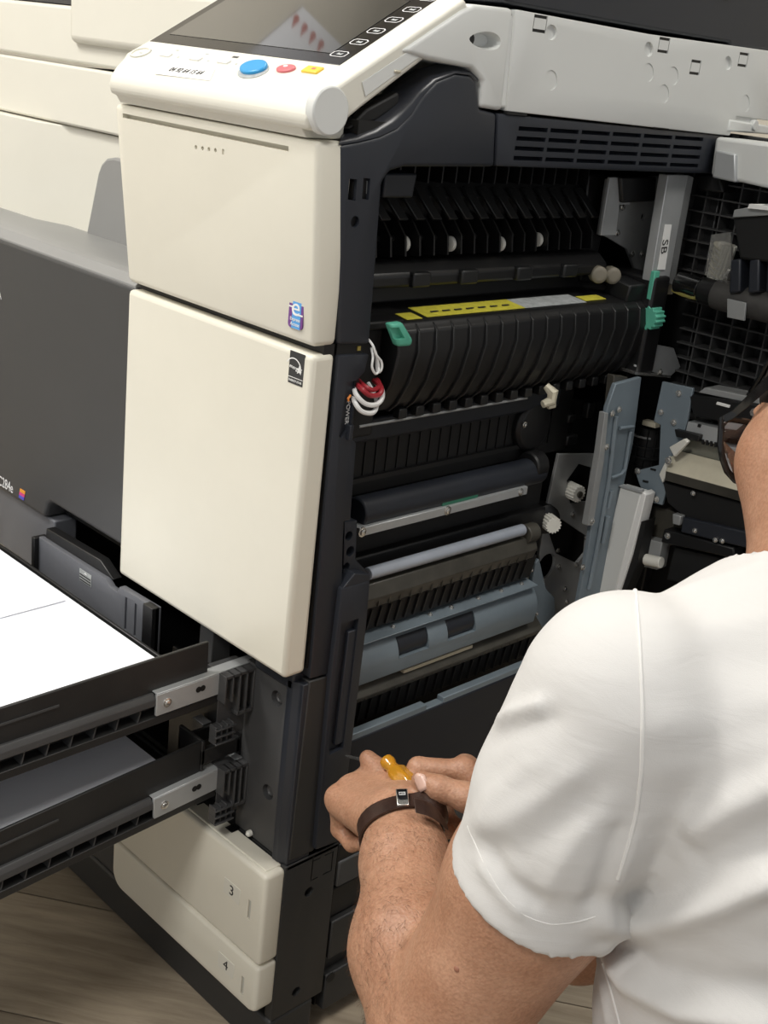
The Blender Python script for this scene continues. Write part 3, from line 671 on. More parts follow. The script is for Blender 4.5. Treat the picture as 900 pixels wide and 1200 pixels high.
# ---- belt bay below the fixing unit
MB().box(-0.20, -0.06, 0.036, 0.44, 0.615, 0.70).build('belt_cover', BLACK2, M_, 0.003)
for k in range(22):
    y = 0.075 + k*0.0155
    MB().box(-0.060, -0.0585, y, y+0.0012, 0.630 + 0.004*(k % 3), 0.672).build('belt_cover_rib', BLACK, M_, smooth=False)
rollY('stay_rod', 420, 505, 618, 462, -0.03, 0.0014, DULLST, n=8)
MB().box(-0.10, -0.05, 0.05, 0.40, 0.676, 0.70).build('upper_beam', NAVY, M_, 0.003)
rollY('transfer_roller', 417, 597, 630, 553, -0.045, 0.0155, NAVY, n=24, bevel=0.002)
MB().cyl((-0.045, 0.352, 0.6135), (-0.045, 0.372, 0.6135), 0.0165, n=20).build('roller_collar', BLACK, M_, 0.002)
MB().box(-0.12, -0.056, 0.04, 0.40, 0.556, 0.60).build('roller_trough', BLACK2, M_)
MB().box(-0.09, -0.055, 0.036, 0.39, 0.632, 0.637).build('trough_lip', BLACK, M_)
# steel strip with three screws and a small green board
p = at(421, 625, 0, -0.028); q = at(618, 573, 0, -0.028); zz = (p.z+q.z)/2
st = MB().box(-0.0295, -0.0275, p.y, q.y, zz-0.0050, zz+0.0036).box(-0.040, -0.0275, p.y, q.y, zz+0.0030, zz+0.0042)
st = st.build('sensor_strip', STEEL, M_, 0.0005, 1)
for t in (0.015, 0.49, 0.955):
    screw_at((-0.0275, p.y + (q.y-p.y)*t, zz-0.0005), r=0.0042 if t < 0.9 else 0.0036, parent=st)
a = at(518, 598, 0, -0.030).y; b_ = at(560, 585, 0, -0.030).y
MB().box(-0.048, -0.0305, a, b_, zz+0.0045, zz+0.0085).build('green_board', mat('green_board', (0.03, 0.16, 0.10), 0.4), st)
MB().box(-0.12, -0.045, 0.04, 0.40, 0.50, 0.556).build('lower_trough', BLACK, M_, 0.002)
# pale roller, brown guide, ribbed guide
rollY('registration_roller', 431, 671, 612, 622, -0.030, 0.0066, SHAFT, n=20, bevel=0.0006)
p = at(614, 626, 0, -0.03); MB().cyl((-0.03, p.y, p.z), (-0.03, p.y+0.018, p.z), 0.011, n=18).build('roller_bearing', BROWNG, M_, 0.001)
gd = MB().prism([(-0.040, 0.536), (-0.026, 0.534), (-0.020, 0.520), (-0.024, 0.508), (-0.050, 0.500)], 1, 0.088, 0.362).build('brown_guide', BROWNG, M_, 0.001)
for k in range(17):
    y = 0.095 + k*0.0157
    MB().box(-0.0255, -0.0212, y, y+0.0010, 0.509, 0.519).build('guide_rib', BROWNG, M_, smooth=False)
MB().prism([(-0.060, 0.508), (-0.026, 0.508), (-0.032, 0.478), (-0.060, 0.474)], 1, 0.085, 0.372).build('lower_guide', BLACK2, M_, 0.001)
for k in range(20):
    y = 0.092 + k*0.0136
    MB().prism([(-0.040, 0.506), (-0.024, 0.505), (-0.029, 0.481), (-0.040, 0.479)], 1, y, y+0.0018).build('guide_fin', BLACK, M_, smooth=False)
# rounded blue-grey plate with two roller windows
pts = []
for k in range(9):
    t = math.radians(100 - 95*k/8); pts.append((-0.052 + 0.034*math.cos(t)*1.0, 0.440 + 0.034*math.sin(t)))
pts += [(-0.020, 0.424), (-0.026, 0.420), (-0.06, 0.420), (-0.06, 0.474)]
rp = MB().prism(pts, 1, 0.082, 0.378).build('roller_housing', BLUEST, M_, 0.001)
wins = []
for (u0, u1, v) in [(469, 503, 745), (527, 558, 724)]:
    ya = at(u0, v, 0, -0.02).y; yb = at(u1, v, 0, -0.02).y; wins.append((ya, yb))
yn = at(508, 724, 0, -0.02).y
c = MB()
for (ya, yb) in wins: c.box(-0.040, 0.0, ya, yb, 0.4405, 0.4625)
c.box(-0.040, 0.0, yn-0.004, yn+0.004, 0.464, 0.474); cut(rp, c)
for (ya, yb) in wins:
    MB().cyl((-0.036, ya+0.001, 0.4500), (-0.036, yb-0.001, 0.4500), 0.0155, n=20).build('feed_roller', NAVY, M_, 0.0015)
    MB().box(-0.050, -0.030, ya-0.002, yb+0.002, 0.434, 0.4400).build('roller_backing', BLACK2, M_)
MB().box(-0.052, -0.020, 0.085, 0.375, 0.4735, 0.4750).turn((-0.05, 0.2, 0.4735), 'Y', 0.12).build('housing_flange', BLUEST, M_, 0.0005, 1)
for t in (0.03, 0.2, 0.40, 0.52, 0.68, 0.82, 0.95):
    y = 0.09 + 0.28*t; screw_at((-0.030, y, 0.4735), (0.2, 0, 1), 0.0022, rp)
# brown strip, dark feed guide, bottom bar with notch
MB().box(-0.032, -0.024, 0.165, 0.275, 0.4155, 0.4195).build('beige_strip', BEIGE, M_, 0.0004)
MB().prism([(-0.060, 0.424), (-0.034, 0.420), (-0.020, 0.408), (-0.022, 0.402), (-0.060, 0.398)], 1, 0.082, 0.40).build('brown_guide', BROWNG, M_, 0.001)
MB().prism([(-0.060, 0.401), (-0.026, 0.401), (-0.030, 0.372), (-0.060, 0.366)], 1, 0.082, 0.40).build('lower_guide', BLACK2, M_, 0.001)
for k in range(21):
    y = 0.09 + k*0.0145
    MB().prism([(-0.040, 0.399), (-0.0235, 0.399), (-0.027, 0.374), (-0.040, 0.370)], 1, y, y+0.0018).build('guide_fin', BLACK, M_, smooth=False)
    if k < 20: MB().box(-0.030, -0.0205, y+0.002, y+0.0030, 0.4035, 0.4085).build('guide_rib', BROWNG, M_, smooth=False)
y1 = at(497, 838, 0, -0.004).y; y2 = at(517, 828, 0, -0.004).y
MB().box(-0.012, -0.002, 0.070, y1, 0.3735, 0.3825).build('bottom_bar', BLUEST, M_, 0.001)
MB().box(-0.012, -0.002, y1, y2, 0.3735, 0.3775).box(-0.012, -0.002, y2, 0.375, 0.3735, 0.3825).build('bottom_bar', BLUEST, M_, 0.001)
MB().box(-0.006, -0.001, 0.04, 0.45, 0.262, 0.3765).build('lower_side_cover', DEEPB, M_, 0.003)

# ---- steel plate, gears and screws at the rear of the opening
MB().extr(pxpoly([(655, 532), (705, 532), (700, 600), (690, 660), (682, 745), (626, 765), (630, 740), (640, 700), (632, 650), (640, 600)], -0.055), (-0.004, 0, 0)).build('gear_plate', DULLST, M_, 0.0005, 1)
# dark openings are separate recessed blocks behind cut-outs
gpl = [o for o in bpy.data.objects if o.name == 'gear_plate'][0]
c = MB()
c.extr(pxpoly([(682, 545), (699, 550), (694, 590), (672, 592), (668, 565)], -0.05), (-0.02, 0, 0))
c.extr(pxpoly([(645, 620), (662, 610), (692, 630), (690, 650), (680, 662), (655, 650)], -0.05), (-0.02, 0, 0))
cc = at(640, 664, 0, -0.055); c.cyl(cc + Vector((0.01, 0, 0)), cc + Vector((-0.02, 0, 0)), 0.017, n=20)
cut(gpl, c)
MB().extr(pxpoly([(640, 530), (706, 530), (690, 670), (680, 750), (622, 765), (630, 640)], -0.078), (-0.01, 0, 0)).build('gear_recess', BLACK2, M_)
def gear(u, v, r, teeth, L=0.020, x=-0.050, d=(1, -0.15, 0), hub=True, m_=GEARW):
    p = at(u, v, 0, x); g_ = MB().gear(p - Vector(d)*0.010, d, L, r, teeth, 0.0016).build('white_gear', m_, M_, smooth=False)
    if hub: MB().cyl(p + Vector(d)*(L-0.012), p + Vector(d)*(L-0.008), r*0.45, n=14).build('gear_hub', BROWNG, g_)
    return g_
gear(672, 576, 0.0088, 16); gear(640, 609, 0.0085, 16, 0.032, -0.05, (1, -0.5, 0.05), False)
gear(628, 692, 0.017, 36, 0.006, -0.050); gear(642, 702, 0.017, 36, 0.005, -0.058)
MB().lathe(at(640, 609, 0, -0.05), (1, -0.5, 0.05), [(-0.02, 0.018), (0.0, 0.018), (0.004, 0.012)], 20).build('gear_seat', BLACK, M_)
for (u, v) in [(671, 603), (654, 645), (676, 662), (687, 630), (662, 690), (672, 712), (640, 724), (655, 664), (664, 705)]:
    screw_at(at(u, v, 0, -0.054), r=0.0026)
MB().extr(pxpoly([(622, 690), (628, 660), (632, 655), (640, 690), (650, 700), (652, 730), (640, 742), (630, 800), (612, 800), (618, 760)], -0.040), (-0.006, 0, 0)).build('housing_end_plate', BLUEST, M_, 0.001)
for (u, v) in [(623, 668), (629, 719), (622, 735), (634, 752), (618, 770)]: screw_at(at(u, v, 0, -0.039), r=0.0022)
bp2_ = at(685, 704, 0, -0.03); MB().cyl(bp2_, bp2_ + Vector((0.012, -0.002, 0)), 0.005, n=12).build('blue_peg', BLUEP, M_, 0.001)
# dark drive block above the gear plate
MB().extr(pxpoly([(650, 465), (708, 470), (700, 535), (652, 530)], -0.065), (-0.03, 0, 0)).build('drive_block', BLACK, M_, 0.003)
for (u, v, w_, h_) in [(668, 490, 0.014, 0.01), (668, 515, 0.02, 0.012), (690, 480, 0.012, 0.02)]:
    p = at(u, v, 0, -0.06); MB().box(-0.066, -0.056, p.y-w_/2, p.y+w_/2, p.z-h_/2, p.z+h_/2).build('drive_detail', RIBM, M_, 0.002)
pd_ = at(628, 500, 0, -0.05); MB().lathe(pd_, (1, 0, 0), [(-0.02, 0.030), (-0.004, 0.030), (0, 0.026), (0.002, 0.010)], 24).build('drive_disc', BLACK, M_, 0.001)
screw_at(at(615, 498, 0, -0.045), r=0.0028)
kn = MB().tube([at(640, 452, 0, -0.02), at(648, 460, 0, -0.012), at(646, 470, 0, -0.012), at(636, 474, 0, -0.015)], [0.004, 0.0065, 0.006, 0.004], 10).build('cream_lever', BEIGE, M_)
MB().extr(pxpoly([(640, 470), (652, 468), (652, 478), (644, 480)], -0.02), (-0.004, 0, 0)).build('lever_foot', BEIGE, M_, 0.001)

# blue-grey upright panel with raised outlines
up_ = MB(); up_.extr(pxpoly([(712, 478), (722, 450), (752, 442), (742, 520), (724, 600), (706, 690), (690, 760), (668, 760), (690, 640)], 0.0), (-0.006, 0, 0))
up_ = up_.build('rear_upright_panel', BLUEST, M_, 0.001)
def ridge(L, x, r, m_=BLUEST): return MB().tube([at(u, v, 0, x) for u, v in L], r, 8).build('panel_ridge', m_, up_)
ridge([(722, 488), (714, 560), (700, 640), (690, 690)], 0.002, 0.0026)
ridge([(726, 502), (742, 500)], 0.002, 0.0022); ridge([(739, 506), (732, 550), (728, 556), (716, 560)], 0.002, 0.0022)
ridge([(712, 605), (706, 636)], 0.002, 0.0035); ridge([(716, 575), (712, 595)], 0.002, 0.003)
MB().extr(pxpoly([(713, 484), (708, 540), (695, 616), (688, 616), (703, 530), (709, 484)], 0.003), (-0.008, 0, 0)).build('upright_flange', DULLST, up_, 0.0006)
for (u, v) in [(718, 485), (726, 480), (711, 524), (694, 611), (683, 665)]: screw_at(at(u, v, 0, 0.003), r=0.0032, parent=up_)

# upper rear steel: post, plate with hole, strips
MB().extr(pxpoly([(712, 210), (702, 275), (712, 278), (735, 292), (756, 345), (772, 320), (784, 205)], -0.06), (-0.004, 0, 0)).build('rear_steel_plate', DULLST, M_, 0.0006)
rsp = bpy.data.objects['rear_steel_plate']
c = MB()
for (u, v, r) in [(754, 254, 0.0045), (734, 311, 0.0070)]:
    p = at(u, v, 0, -0.06); c.cyl((-0.05, p.y, p.z), (-0.08, p.y, p.z), r, n=16)
cut(rsp, c)
MB().extr(pxpoly([(715, 208), (742, 208), (738, 240), (726, 240), (722, 276), (704, 276)], -0.045), (-0.004, 0, 0)).build('steel_tab', STEEL, M_, 0.0006)
MB().extr(pxpoly([(728, 208), (770, 208), (768, 236), (730, 238)], -0.04), (-0.015, 0, 0)).build('motor_block', BLACK, M_, 0.002)
for (u, v) in [(730, 243), (724, 273), (752, 298), (741, 298), (748, 320)]: screw_at(at(u, v, 0, -0.056), r=0.0030)
MB().extr(pxpoly([(690, 205), (718, 206), (706, 275), (694, 330), (680, 330)], -0.07), (-0.02, 0, 0)).build('exit_end_block', BLACK, M_, 0.002)
for (u, v) in [(702, 322), (718, 323)]:
    p = at(u, v, 0, -0.04); MB().lathe(p, (1, -0.6, 0), [(-0.01, 0.0095), (0.002, 0.0095), (0.004, 0.006)], 18).build('end_roller', mat('dim_tan_roller', (0.20, 0.18, 0.14), 0.5), M_, 0.001)
# steel door post with a sticker
post = MB(); post.extr(pxpoly([(783, 205), (806, 205), (784, 330), (762, 430), (745, 436)], -0.012), (-0.012, 0, 0)); post = post.build('steel_post', STEEL, M_, 0.0008)
MB().extr(pxpoly([(806, 205), (813, 208), (790, 335), (784, 332)], -0.016), (-0.01, 0, 0)).build('post_edge', DULLST, M_, 0.0005)
q = pxpoly([(779, 263), (787, 263), (779, 316), (770, 316)], -0.0115); MB().extr(q, (0.0005, 0, 0)).build('post_sticker', WHITEL, post)
text('post_print', 'SB', 0.016, at(778.5, 289, 0, -0.0107), at(770, 316, 0, 0) - at(779, 263, 0, 0), at(790, 289, 0, 0) - at(770, 289, 0, 0), INK, post, 'CENTER')
MB().extr(pxpoly([(768, 318), (774, 318), (768, 352), (762, 352)], -0.008), (-0.006, 0, 0)).build('green_slide', GREEN, M_, 0.001)
kg = at(764, 372, 0, -0.008)
MB().gear(kg - Vector((0, 0.010, 0)), (0, 1, 0), 0.018, 0.0115, 14, 0.002).build('green_knob', GREEN, M_, 0.0006)
MB().extr(pxpoly([(745, 430), (760, 402), (790, 408), (798, 430), (785, 442)], -0.010), (-0.004, 0, 0)).build('lower_bracket', STEEL, M_, 0.001)
MB().extr(pxpoly([(744, 436), (786, 440), (786, 443), (744, 439)], -0.004), (-0.02, 0, 0)).build('bracket_edge', CHROME, M_)
screw_at(at(774, 436, 0, -0.004), r=0.003)
MB().extr(pxpoly([(757, 404), (752, 438), (740, 470), (724, 470), (735, 440), (748, 400)], -0.06), (-0.01, 0, 0)).build('rear_stay', BLACK, M_, 0.001)
MB().extr(pxpoly([(720, 440), (736, 442), (728, 470), (716, 478)], -0.006), (-0.01, 0, 0)).build('brown_bracket', BROWNG, M_, 0.001)

# ================================================================ the swung-open side door
DY = 0.56
DRIB = mat('door_rib_plastic', (0.05, 0.05, 0.05), 0.4)
dr = MB().box(-0.045, 0.34, DY+0.030, DY+0.060, 0.30, 0.985).build('side_door', BLACK, M_, 0.004)
tag(dr, 'open side door of black ribbed plastic and steel rollers, behind the man')
for k in range(28):
    z = 0.965 - k*0.0168
    if z > 0.50: MB().box(-0.040 if z > 0.80 else -0.015, 0.30, DY+0.004, DY+0.032, z-0.0009, z+0.0009).build('door_rib', DRIB, dr, smooth=False)
for k in range(16):
    x = -0.036 + k*0.0215
    MB().box(x-0.0009, x+0.0009, DY+0.006, DY+0.032, 0.50 if x > -0.01 else 0.80, 0.975).build('door_rib', DRIB, dr, smooth=False)
def dbox(L, y, dy, name, m_, bevel=0.001, seg=2):
    """a door fitting: outline seen on the plane y, carried back by dy"""
    return MB().extr([at(u, v, 1, y) for u, v in L], (0, dy, 0)).build(name, m_, dr, bevel, seg)
dbox([(804, 226), (807, 226), (786, 345), (782, 345)], DY-0.01, 0.004, 'door_edge_strip', BEIGE, 0)
dbox([(812, 206), (842, 203), (848, 226), (820, 224)], 0.55, 0.03, 'hinge_block', BLACK, 0.002)
dbox([(838, 160), (905, 168), (905, 222), (832, 206)], 0.53, 0.05, 'hinge_cover', WHITE, 0.004)
dbox([(838, 176), (862, 180), (862, 214), (834, 208)], 0.526, 0.02, 'hinge_cover_step', STEEL, 0.002)
# black box with pale top
dbox([(858, 252), (905, 250), (905, 308), (866, 304)], 0.50, 0.075, 'sensor_box', BLACK2, 0.003)
dbox([(860, 246), (905, 238), (905, 252), (858, 255)], 0.495, 0.075, 'sensor_box_top', DULLST, 0.001)
dbox([(878, 239), (905, 242), (905, 247), (876, 244)], 0.49, 0.03, 'box_label', WHITEL, 0)
# worm gear in a clear sleeve
p = at(843, 308, 1, 0.53)
MB().gear(p + Vector((0, 0, -0.018)), (0.15, 0, 1), 0.040, 0.009, 14, 0.0016).build('worm_gear', GEARW, dr, smooth=False)
sl_ = MB().extr([at(u, v, 1, 0.515) for u, v in [(834, 275), (856, 272), (858, 320), (846, 330), (826, 322)]], (0, 0.002, 0)).build('clear_sleeve', mat('clear_plastic', (0.75, 0.75, 0.72), 0.15, trans=0.85), dr)
for k in range(6):
    z = p.z - 0.012 + k*0.0055; MB().cyl((p.x, p.y, z), (p.x+0.0008, p.y, z+0.0015), 0.0112, n=18).build('gear_ring', BEIGE, dr, smooth=False)
p = at(855, 324, 1, 0.52); MB().lathe(p, (1, 0, 0), [(-0.004, 0.007), (0, 0.010), (0.003, 0.010), (0.005, 0.006)], 16).build('steel_bearing', CHROME, dr)
# big roller across the door with its glossy end
a = at(795, 328, 1, 0.525); b_ = at(842, 338, 1, 0.525)
e0 = at(792, 328, 1, 0.515); 
MB().cyl((e0.x, 0.52, 0.822), (e0.x+0.032, 0.52, 0.820), 0.0125, n=24).build('roller_end', mat('glossy_black', (0.008, 0.008, 0.008), 0.12), dr, 0.002)
MB().cyl((e0.x+0.032, 0.52, 0.820), (e0.x+0.054, 0.52, 0.819), 0.0145, n=20).build('roller_collar', BLACK, dr, 0.002)
MB().cyl((e0.x+0.05, 0.52, 0.819), (0.30, 0.52, 0.815), 0.0165, n=24).build('pressure_roller', mat('worn_rubber', (0.05, 0.048, 0.045), 0.6, var=0.3, vscale=40), dr, 0.002)
for k, u in enumerate((862, 884, 905)):
    dbox([(u-6, 305), (u+6, 303), (u+5, 342), (u-8, 344)], 0.50, 0.07, 'roller_bracket', FRAME, 0.002)
dbox([(852, 350), (874, 355), (872, 376), (852, 372)], 0.50, 0.003, 'roller_plate', DULLST, 0.0005)
gr = MB(); rnd = random.Random(3)
pth = [at(u, v, 1, 0.515) for u, v in [(788, 340), (800, 343), (812, 347), (822, 346), (832, 350), (840, 356)]]
gr.tube(pth, [0.002, 0.0045, 0.004, 0.006, 0.005, 0.002], 8).build('grease_smear', GREASE, dr)
# black cables
for (o_, w_) in ((0, 0.003), (12, 0.003)):
    MB().tube([at(905+o_*0.5, 415, 1, 0.49), at(892+o_, 440, 1, 0.50), at(878+o_, 462, 1, 0.51), at(870+o_, 478, 1, 0.52)], w_, 8).build('black_cable', mat('glossy_black', (0.008,)*3, 0.12), dr)
# bracket plate
bk = dbox([(776, 447), (812, 455), (806, 490), (800, 515), (790, 530), (776, 560), (782, 570), (776, 592), (760, 588), (750, 570), (744, 552), (760, 548), (772, 545), (774, 498), (766, 494)], 0.50, 0.004, 'door_bracket', BLUEST, 0.0006)
for (u, v) in [(795, 461), (774, 483), (789, 495), (747, 552), (769, 585)]:
    screw_at(at(u, v, 1, 0.4985), (0, -1, 0), 0.0032, dr)
for (u, v) in [(765, 550), (756, 564)]:
    dbox([(u-3, v-1.5), (u+3, v), (u+3, v+2), (u-3, v+0.5)], 0.4985, 0.002, 'bracket_slot', BLACK2, 0)
dbox([(772, 556), (780, 540), (784, 534), (783, 552), (776, 566)], 0.492, 0.004, 'white_flap', GEARW, 0.001)
# black bar with a white slot, toothed steel rail, beige duct
dbox([(806, 462), (905, 476), (905, 505), (812, 488)], 0.50, 0.08, 'black_bar', BLACK, 0.002)
dbox([(826, 454), (905, 470), (905, 478), (818, 460)], 0.505, 0.03, 'bar_top', DULLST, 0.001)
dbox([(840, 471), (855, 475), (854, 478), (839, 474)], 0.498, 0.003, 'white_slot', WHITEL, 0.0003)
dbox([(806, 494), (905, 516), (905, 536), (802, 512)], 0.50, 0.02, 'toothed_rail', STEEL, 0.0006)
for k in range(18):
    u = 822 + k*5.0; v = 515 + k*1.05
    dbox([(u, v), (u+2.2, v+0.4), (u+2.2, v+6), (u, v+5.6)], 0.498, 0.003, 'rail_tooth', BLACK2, 0)
dbox([(790, 503), (820, 510), (818, 518), (792, 512)], 0.492, 0.008, 'rail_end', BLACK, 0.001)
dbox([(818, 497), (821, 498), (820, 501), (817, 500)], 0.498, 0.003, 'rail_hole', BLACK2, 0)
dbox([(796, 512), (905, 536), (905, 560), (800, 532)], 0.510, 0.02, 'duct_back', mat('olive_steel', (0.22, 0.22, 0.18), 0.45, 0.3, var=0.15, vscale=30), 0.001)
def dslab(L0, y0, L1, y1, name, m_, bevel=0.0006, th=0.006):
    a = [at(u, v, 1, y0) for u, v in L0]; b_ = [at(u, v, 1, y1) for u, v in L1]
    q = [a[0], a[1], b_[1], b_[0]]; n = (q[1]-q[0]).cross(q[3]-q[0]).normalized()
    if n.y > 0: n = -n
    return MB().extr(q, -n*th).build(name, m_, dr, bevel)
dslab([(780, 552), (905, 586)], 0.488, [(788, 526), (905, 556)], 0.506, 'beige_duct', BEIGE)
dslab([(779, 563), (905, 598)], 0.490, [(780, 552), (905, 586)], 0.488, 'duct_front', BROWNG)
dbox([(784, 524), (802, 514), (806, 518), (790, 536)], 0.485, 0.006, 'white_clip', GEARW, 0.001)
screw_at(at(783, 540, 1, 0.484), (0, -1, 0), 0.0036, dr)
dbox([(776, 564), (905, 598), (905, 640), (860, 632), (800, 605), (782, 590)], 0.498, 0.085, 'black_tray', BLACK2, 0.002)
dbox([(800, 606), (905, 630), (905, 650), (797, 624)], 0.492, 0.09, 'grey_bar', FRAME, 0.002)
for (u, v) in [(812, 578), (838, 633), (846, 634), (814, 622)]: screw_at(at(u, v, 1, 0.4905), (0, -1, 0), 0.0025, dr)
dbox([(758, 590), (792, 600), (786, 640), (752, 630)], 0.515, 0.03, 'lower_mechanism', BROWNG, 0.001)
dbox([(788, 602), (798, 605), (796, 616), (788, 614)], 0.488, 0.01, 'grey_tab', DULLST, 0.001)
dbox([(778, 620), (860, 642), (860, 655), (774, 636)], 0.494, 0.02, 'dark_bar', BLACK, 0.002)
dbox([(752, 630), (776, 636), (770, 668), (745, 662)], 0.50, 0.02, 'steel_block', DULLST, 0.001)
p = at(760, 655, 1, 0.495); MB().cyl(p + Vector((-0.004, 0, -0.002)), p + Vector((0.018, 0, 0.002)), 0.007, n=16).build('pale_bearing', GEARW, dr, 0.001)
screw_at(at(782, 628, 1, 0.492), (0, -1, 0), 0.0032, dr)
dbox([(790, 640), (905, 668), (905, 700), (780, 680)], 0.51, 0.03, 'dark_bar', RIBM, 0.002)
# ribbed drum behind
for k in range(4):
    p = at(757, 508 + k*12, 1, 0.555); MB().lathe((p.x, p.y, p.z), (0, 0, 1), [(-0.0012, 0.022), (0.0012, 0.022)], 20).build('drum_ring', DULLST if k == 0 else RIBM, dr)
p = at(757, 526, 1, 0.555); MB().cyl((p.x, p.y, p.z-0.03), (p.x, p.y, p.z+0.03), 0.019, n=20).build('drum_core', BLACK2, dr)
for k in range(12):
    t = 2*math.pi*k/12; MB().box(p.x+0.0205*math.cos(t)-0.0006, p.x+0.0205*math.cos(t)+0.0006, p.y+0.0205*math.sin(t)-0.0006, p.y+0.0205*math.sin(t)+0.0006, p.z-0.026, p.z+0.030).build('drum_rib', RIBM, dr, smooth=False)
dbox([(753, 492), (768, 496), (768, 502), (752, 498)], 0.53, 0.01, 'beige_tab', BEIGE, 0.0005)
# cream edge strip of the door with a black side
ws = dbox([(727, 569), (752, 576), (718, 705), (680, 760), (660, 760), (696, 700)], 0.475, 0.014, 'white_edge_strip', WHITE, 0.0015)
dbox([(752, 576), (757, 580), (740, 650), (722, 706), (716, 706)], 0.476, 0.02, 'edge_strip_side', WHITEL, 0.0008)
dbox([(748, 612), (757, 610), (747, 660), (728, 706), (722, 700)], 0.480, 0.02, 'edge_strip_gap', BLACK2, 0)
dbox([(724, 570), (728, 568), (752, 574), (751, 578)], 0.472, 0.006, 'edge_strip_top', STEEL, 0.0005)
# ================================================================ paper cabinet under the copier
K_ = empty('paper_cabinet', (-0.3, 0.3, 0.0), 'low paper cabinet with cream drawers 3 and 4 standing under the copier', 'cabinet')
MB().box(-0.60, -0.010, 0.012, 0.30, 0.045, 0.252).build('cabinet_body', DESK, K_, 0.003)
MB().box(-0.60, -0.03, 0.30, 0.58, 0.045, 0.252).build('cabinet_rear', BLACK, K_, 0.003)
MB().box(-0.600, -0.0, -0.004, 0.058, 0.006, 0.058).build('base_plinth', DESK, K_, 0.004)
for (x, y) in [(-0.56, 0.05), (-0.05, 0.05), (-0.56, 0.54), (-0.05, 0.54)]:
    MB().cyl((x, y, 0.0), (x, y, 0.048), 0.018, n=14).build('cabinet_foot', BLACK, K_)
# front corner column on the side
MB().box(-0.012, 0.0, -0.002, 0.0705, 0.0585, 0.2555).build('corner_column', DESK, K_, 0.0015)
MB().box(-0.10, -0.0, 0.0, 0.0705, 0.250, 0.2555).build('column_top', DESK, K_, 0.001)
cc = [o for o in bpy.data.objects if o.name == 'corner_column'][0]
c = MB()
for (u, v) in [(362, 1045), (347, 1162)]:
    p = at(u, v, 0, 0); c.cyl((0.004, p.y, p.z), (-0.0095, p.y, p.z), 0.0058, n=18)
for (y0, y1, z0, z1) in [(0.0345, 0.0362, 0.222, 0.253), (0.0625, 0.0642, 0.222, 0.2475), (0.0366, 0.045, 0.222, 0.2238), (0.052, 0.0620, 0.222, 0.2238), (0.0366, 0.046, 0.246, 0.2475), (0.052, 0.0620, 0.246, 0.2475)]:
    c.box(-0.003, 0.004, y0, y1, z0, z1)
cut(cc, c)
# side panels beyond the column, stepped
MB().box(-0.012, -0.002, 0.0735, 0.30, 0.205, 0.249).build('side_panel', BLACK, K_, 0.002)
for (z0, z1, x, m_) in [(0.196, 0.228, 0.0005, PLATE), (0.152, 0.190, -0.006, RIBM), (0.100, 0.150, 0.0, DESK), (0.030, 0.078, 0.0, DESK)]:
    MB().box(-0.02, x, 0.0745, 0.30, z0, z1).build('side_panel', m_, K_, 0.002)
MB().box(-0.03, -0.012, 0.072, 0.30, 0.03, 0.25).build('side_panel', BLACK2, K_)
p = at(387, 1145, 0, 0); MB().cyl((0.0, p.y, p.z), (0.0012, p.y, p.z), 0.006, n=16).build('hole_plug', BLACK2, K_)
# drawers
def drawer(z0, z1, num, label, r_low):
    d = MB().box(-0.272, -0.0005, -0.0265, 0.0, z0, z1).build('drawer', CREAM, K_, 0.005, 3)
    tag(d, label)
    MB().box(-0.60, -0.2725, -0.018, 0.0, z0, z1).build('drawer_dark_front', COVER, d, 0.004)
    return d
# drawer 4 keeps a rounded lower left corner
d4p = [(-0.0005, 0.140), (-0.272, 0.140)] + [(-0.250 + 0.022*math.cos(math.radians(a)), 0.101 + 0.022*math.sin(math.radians(a))) for a in range(180, 271, 15)] + [(-0.010, 0.079), (-0.0005, 0.083)]
d3 = drawer(0.1425, 0.2535, '3', 'upper cabinet drawer marked 3', 0)
d4 = MB().prism(d4p, 1, -0.0265, 0.0).build('drawer', CREAM, K_, 0.005, 3); tag(d4, 'lower cabinet drawer marked 4')
MB().box(-0.60, -0.2725, -0.018, 0.0, 0.079, 0.140).build('drawer_dark_front', COVER, d4, 0.004)
MB().box(-0.265, -0.008, -0.0205, -0.001, 0.2515, 0.2550).build('drawer_top_lip', CREAM, d3, 0.001)
for (d, num, u, v, hu, hv) in [(d3, '3', 272, 1044, 292, 1066), (d4, '4', 265, 1131, 284, 1155)]:
    p = at(u, v, 1, -0.0265); q = at(hu, hv, 1, -0.0265)
    pl_ = MB().box(p.x-0.0135, p.x+0.0135, -0.0272, -0.026, p.z-0.0095, p.z+0.0095).build('number_plate', CREAM2, d, 0.0004)
    text('drawer_number', num, 0.0165, (p.x, -0.0274, p.z), (1, 0, 0), (0, 0, 1), INK, d, 'CENTER')
    c = MB().box(q.x-0.0022, q.x+0.0022, -0.04, -0.0235, q.z-0.0115, q.z+0.0115); cut(d, c)
    MB().box(q.x-0.0017, q.x+0.0017, -0.0255, -0.0230, q.z-0.0110, q.z+0.0110).build('paper_gauge', mat('gauge_grey', (0.5, 0.49, 0.44), 0.3), d, 0.0004)
# gap hardware between drawer 3 and the trays
MB().box(-0.30, -0.02, -0.002, 0.012, 0.2505, 0.2552).build('cabinet_top_rail', BLACK, K_, 0.001)
for x in (-0.150, -0.118, -0.090): MB().box(x, x+0.012, -0.010, 0.002, 0.2520, 0.2555).build('rail_tab', BLACK, K_, 0.0006)
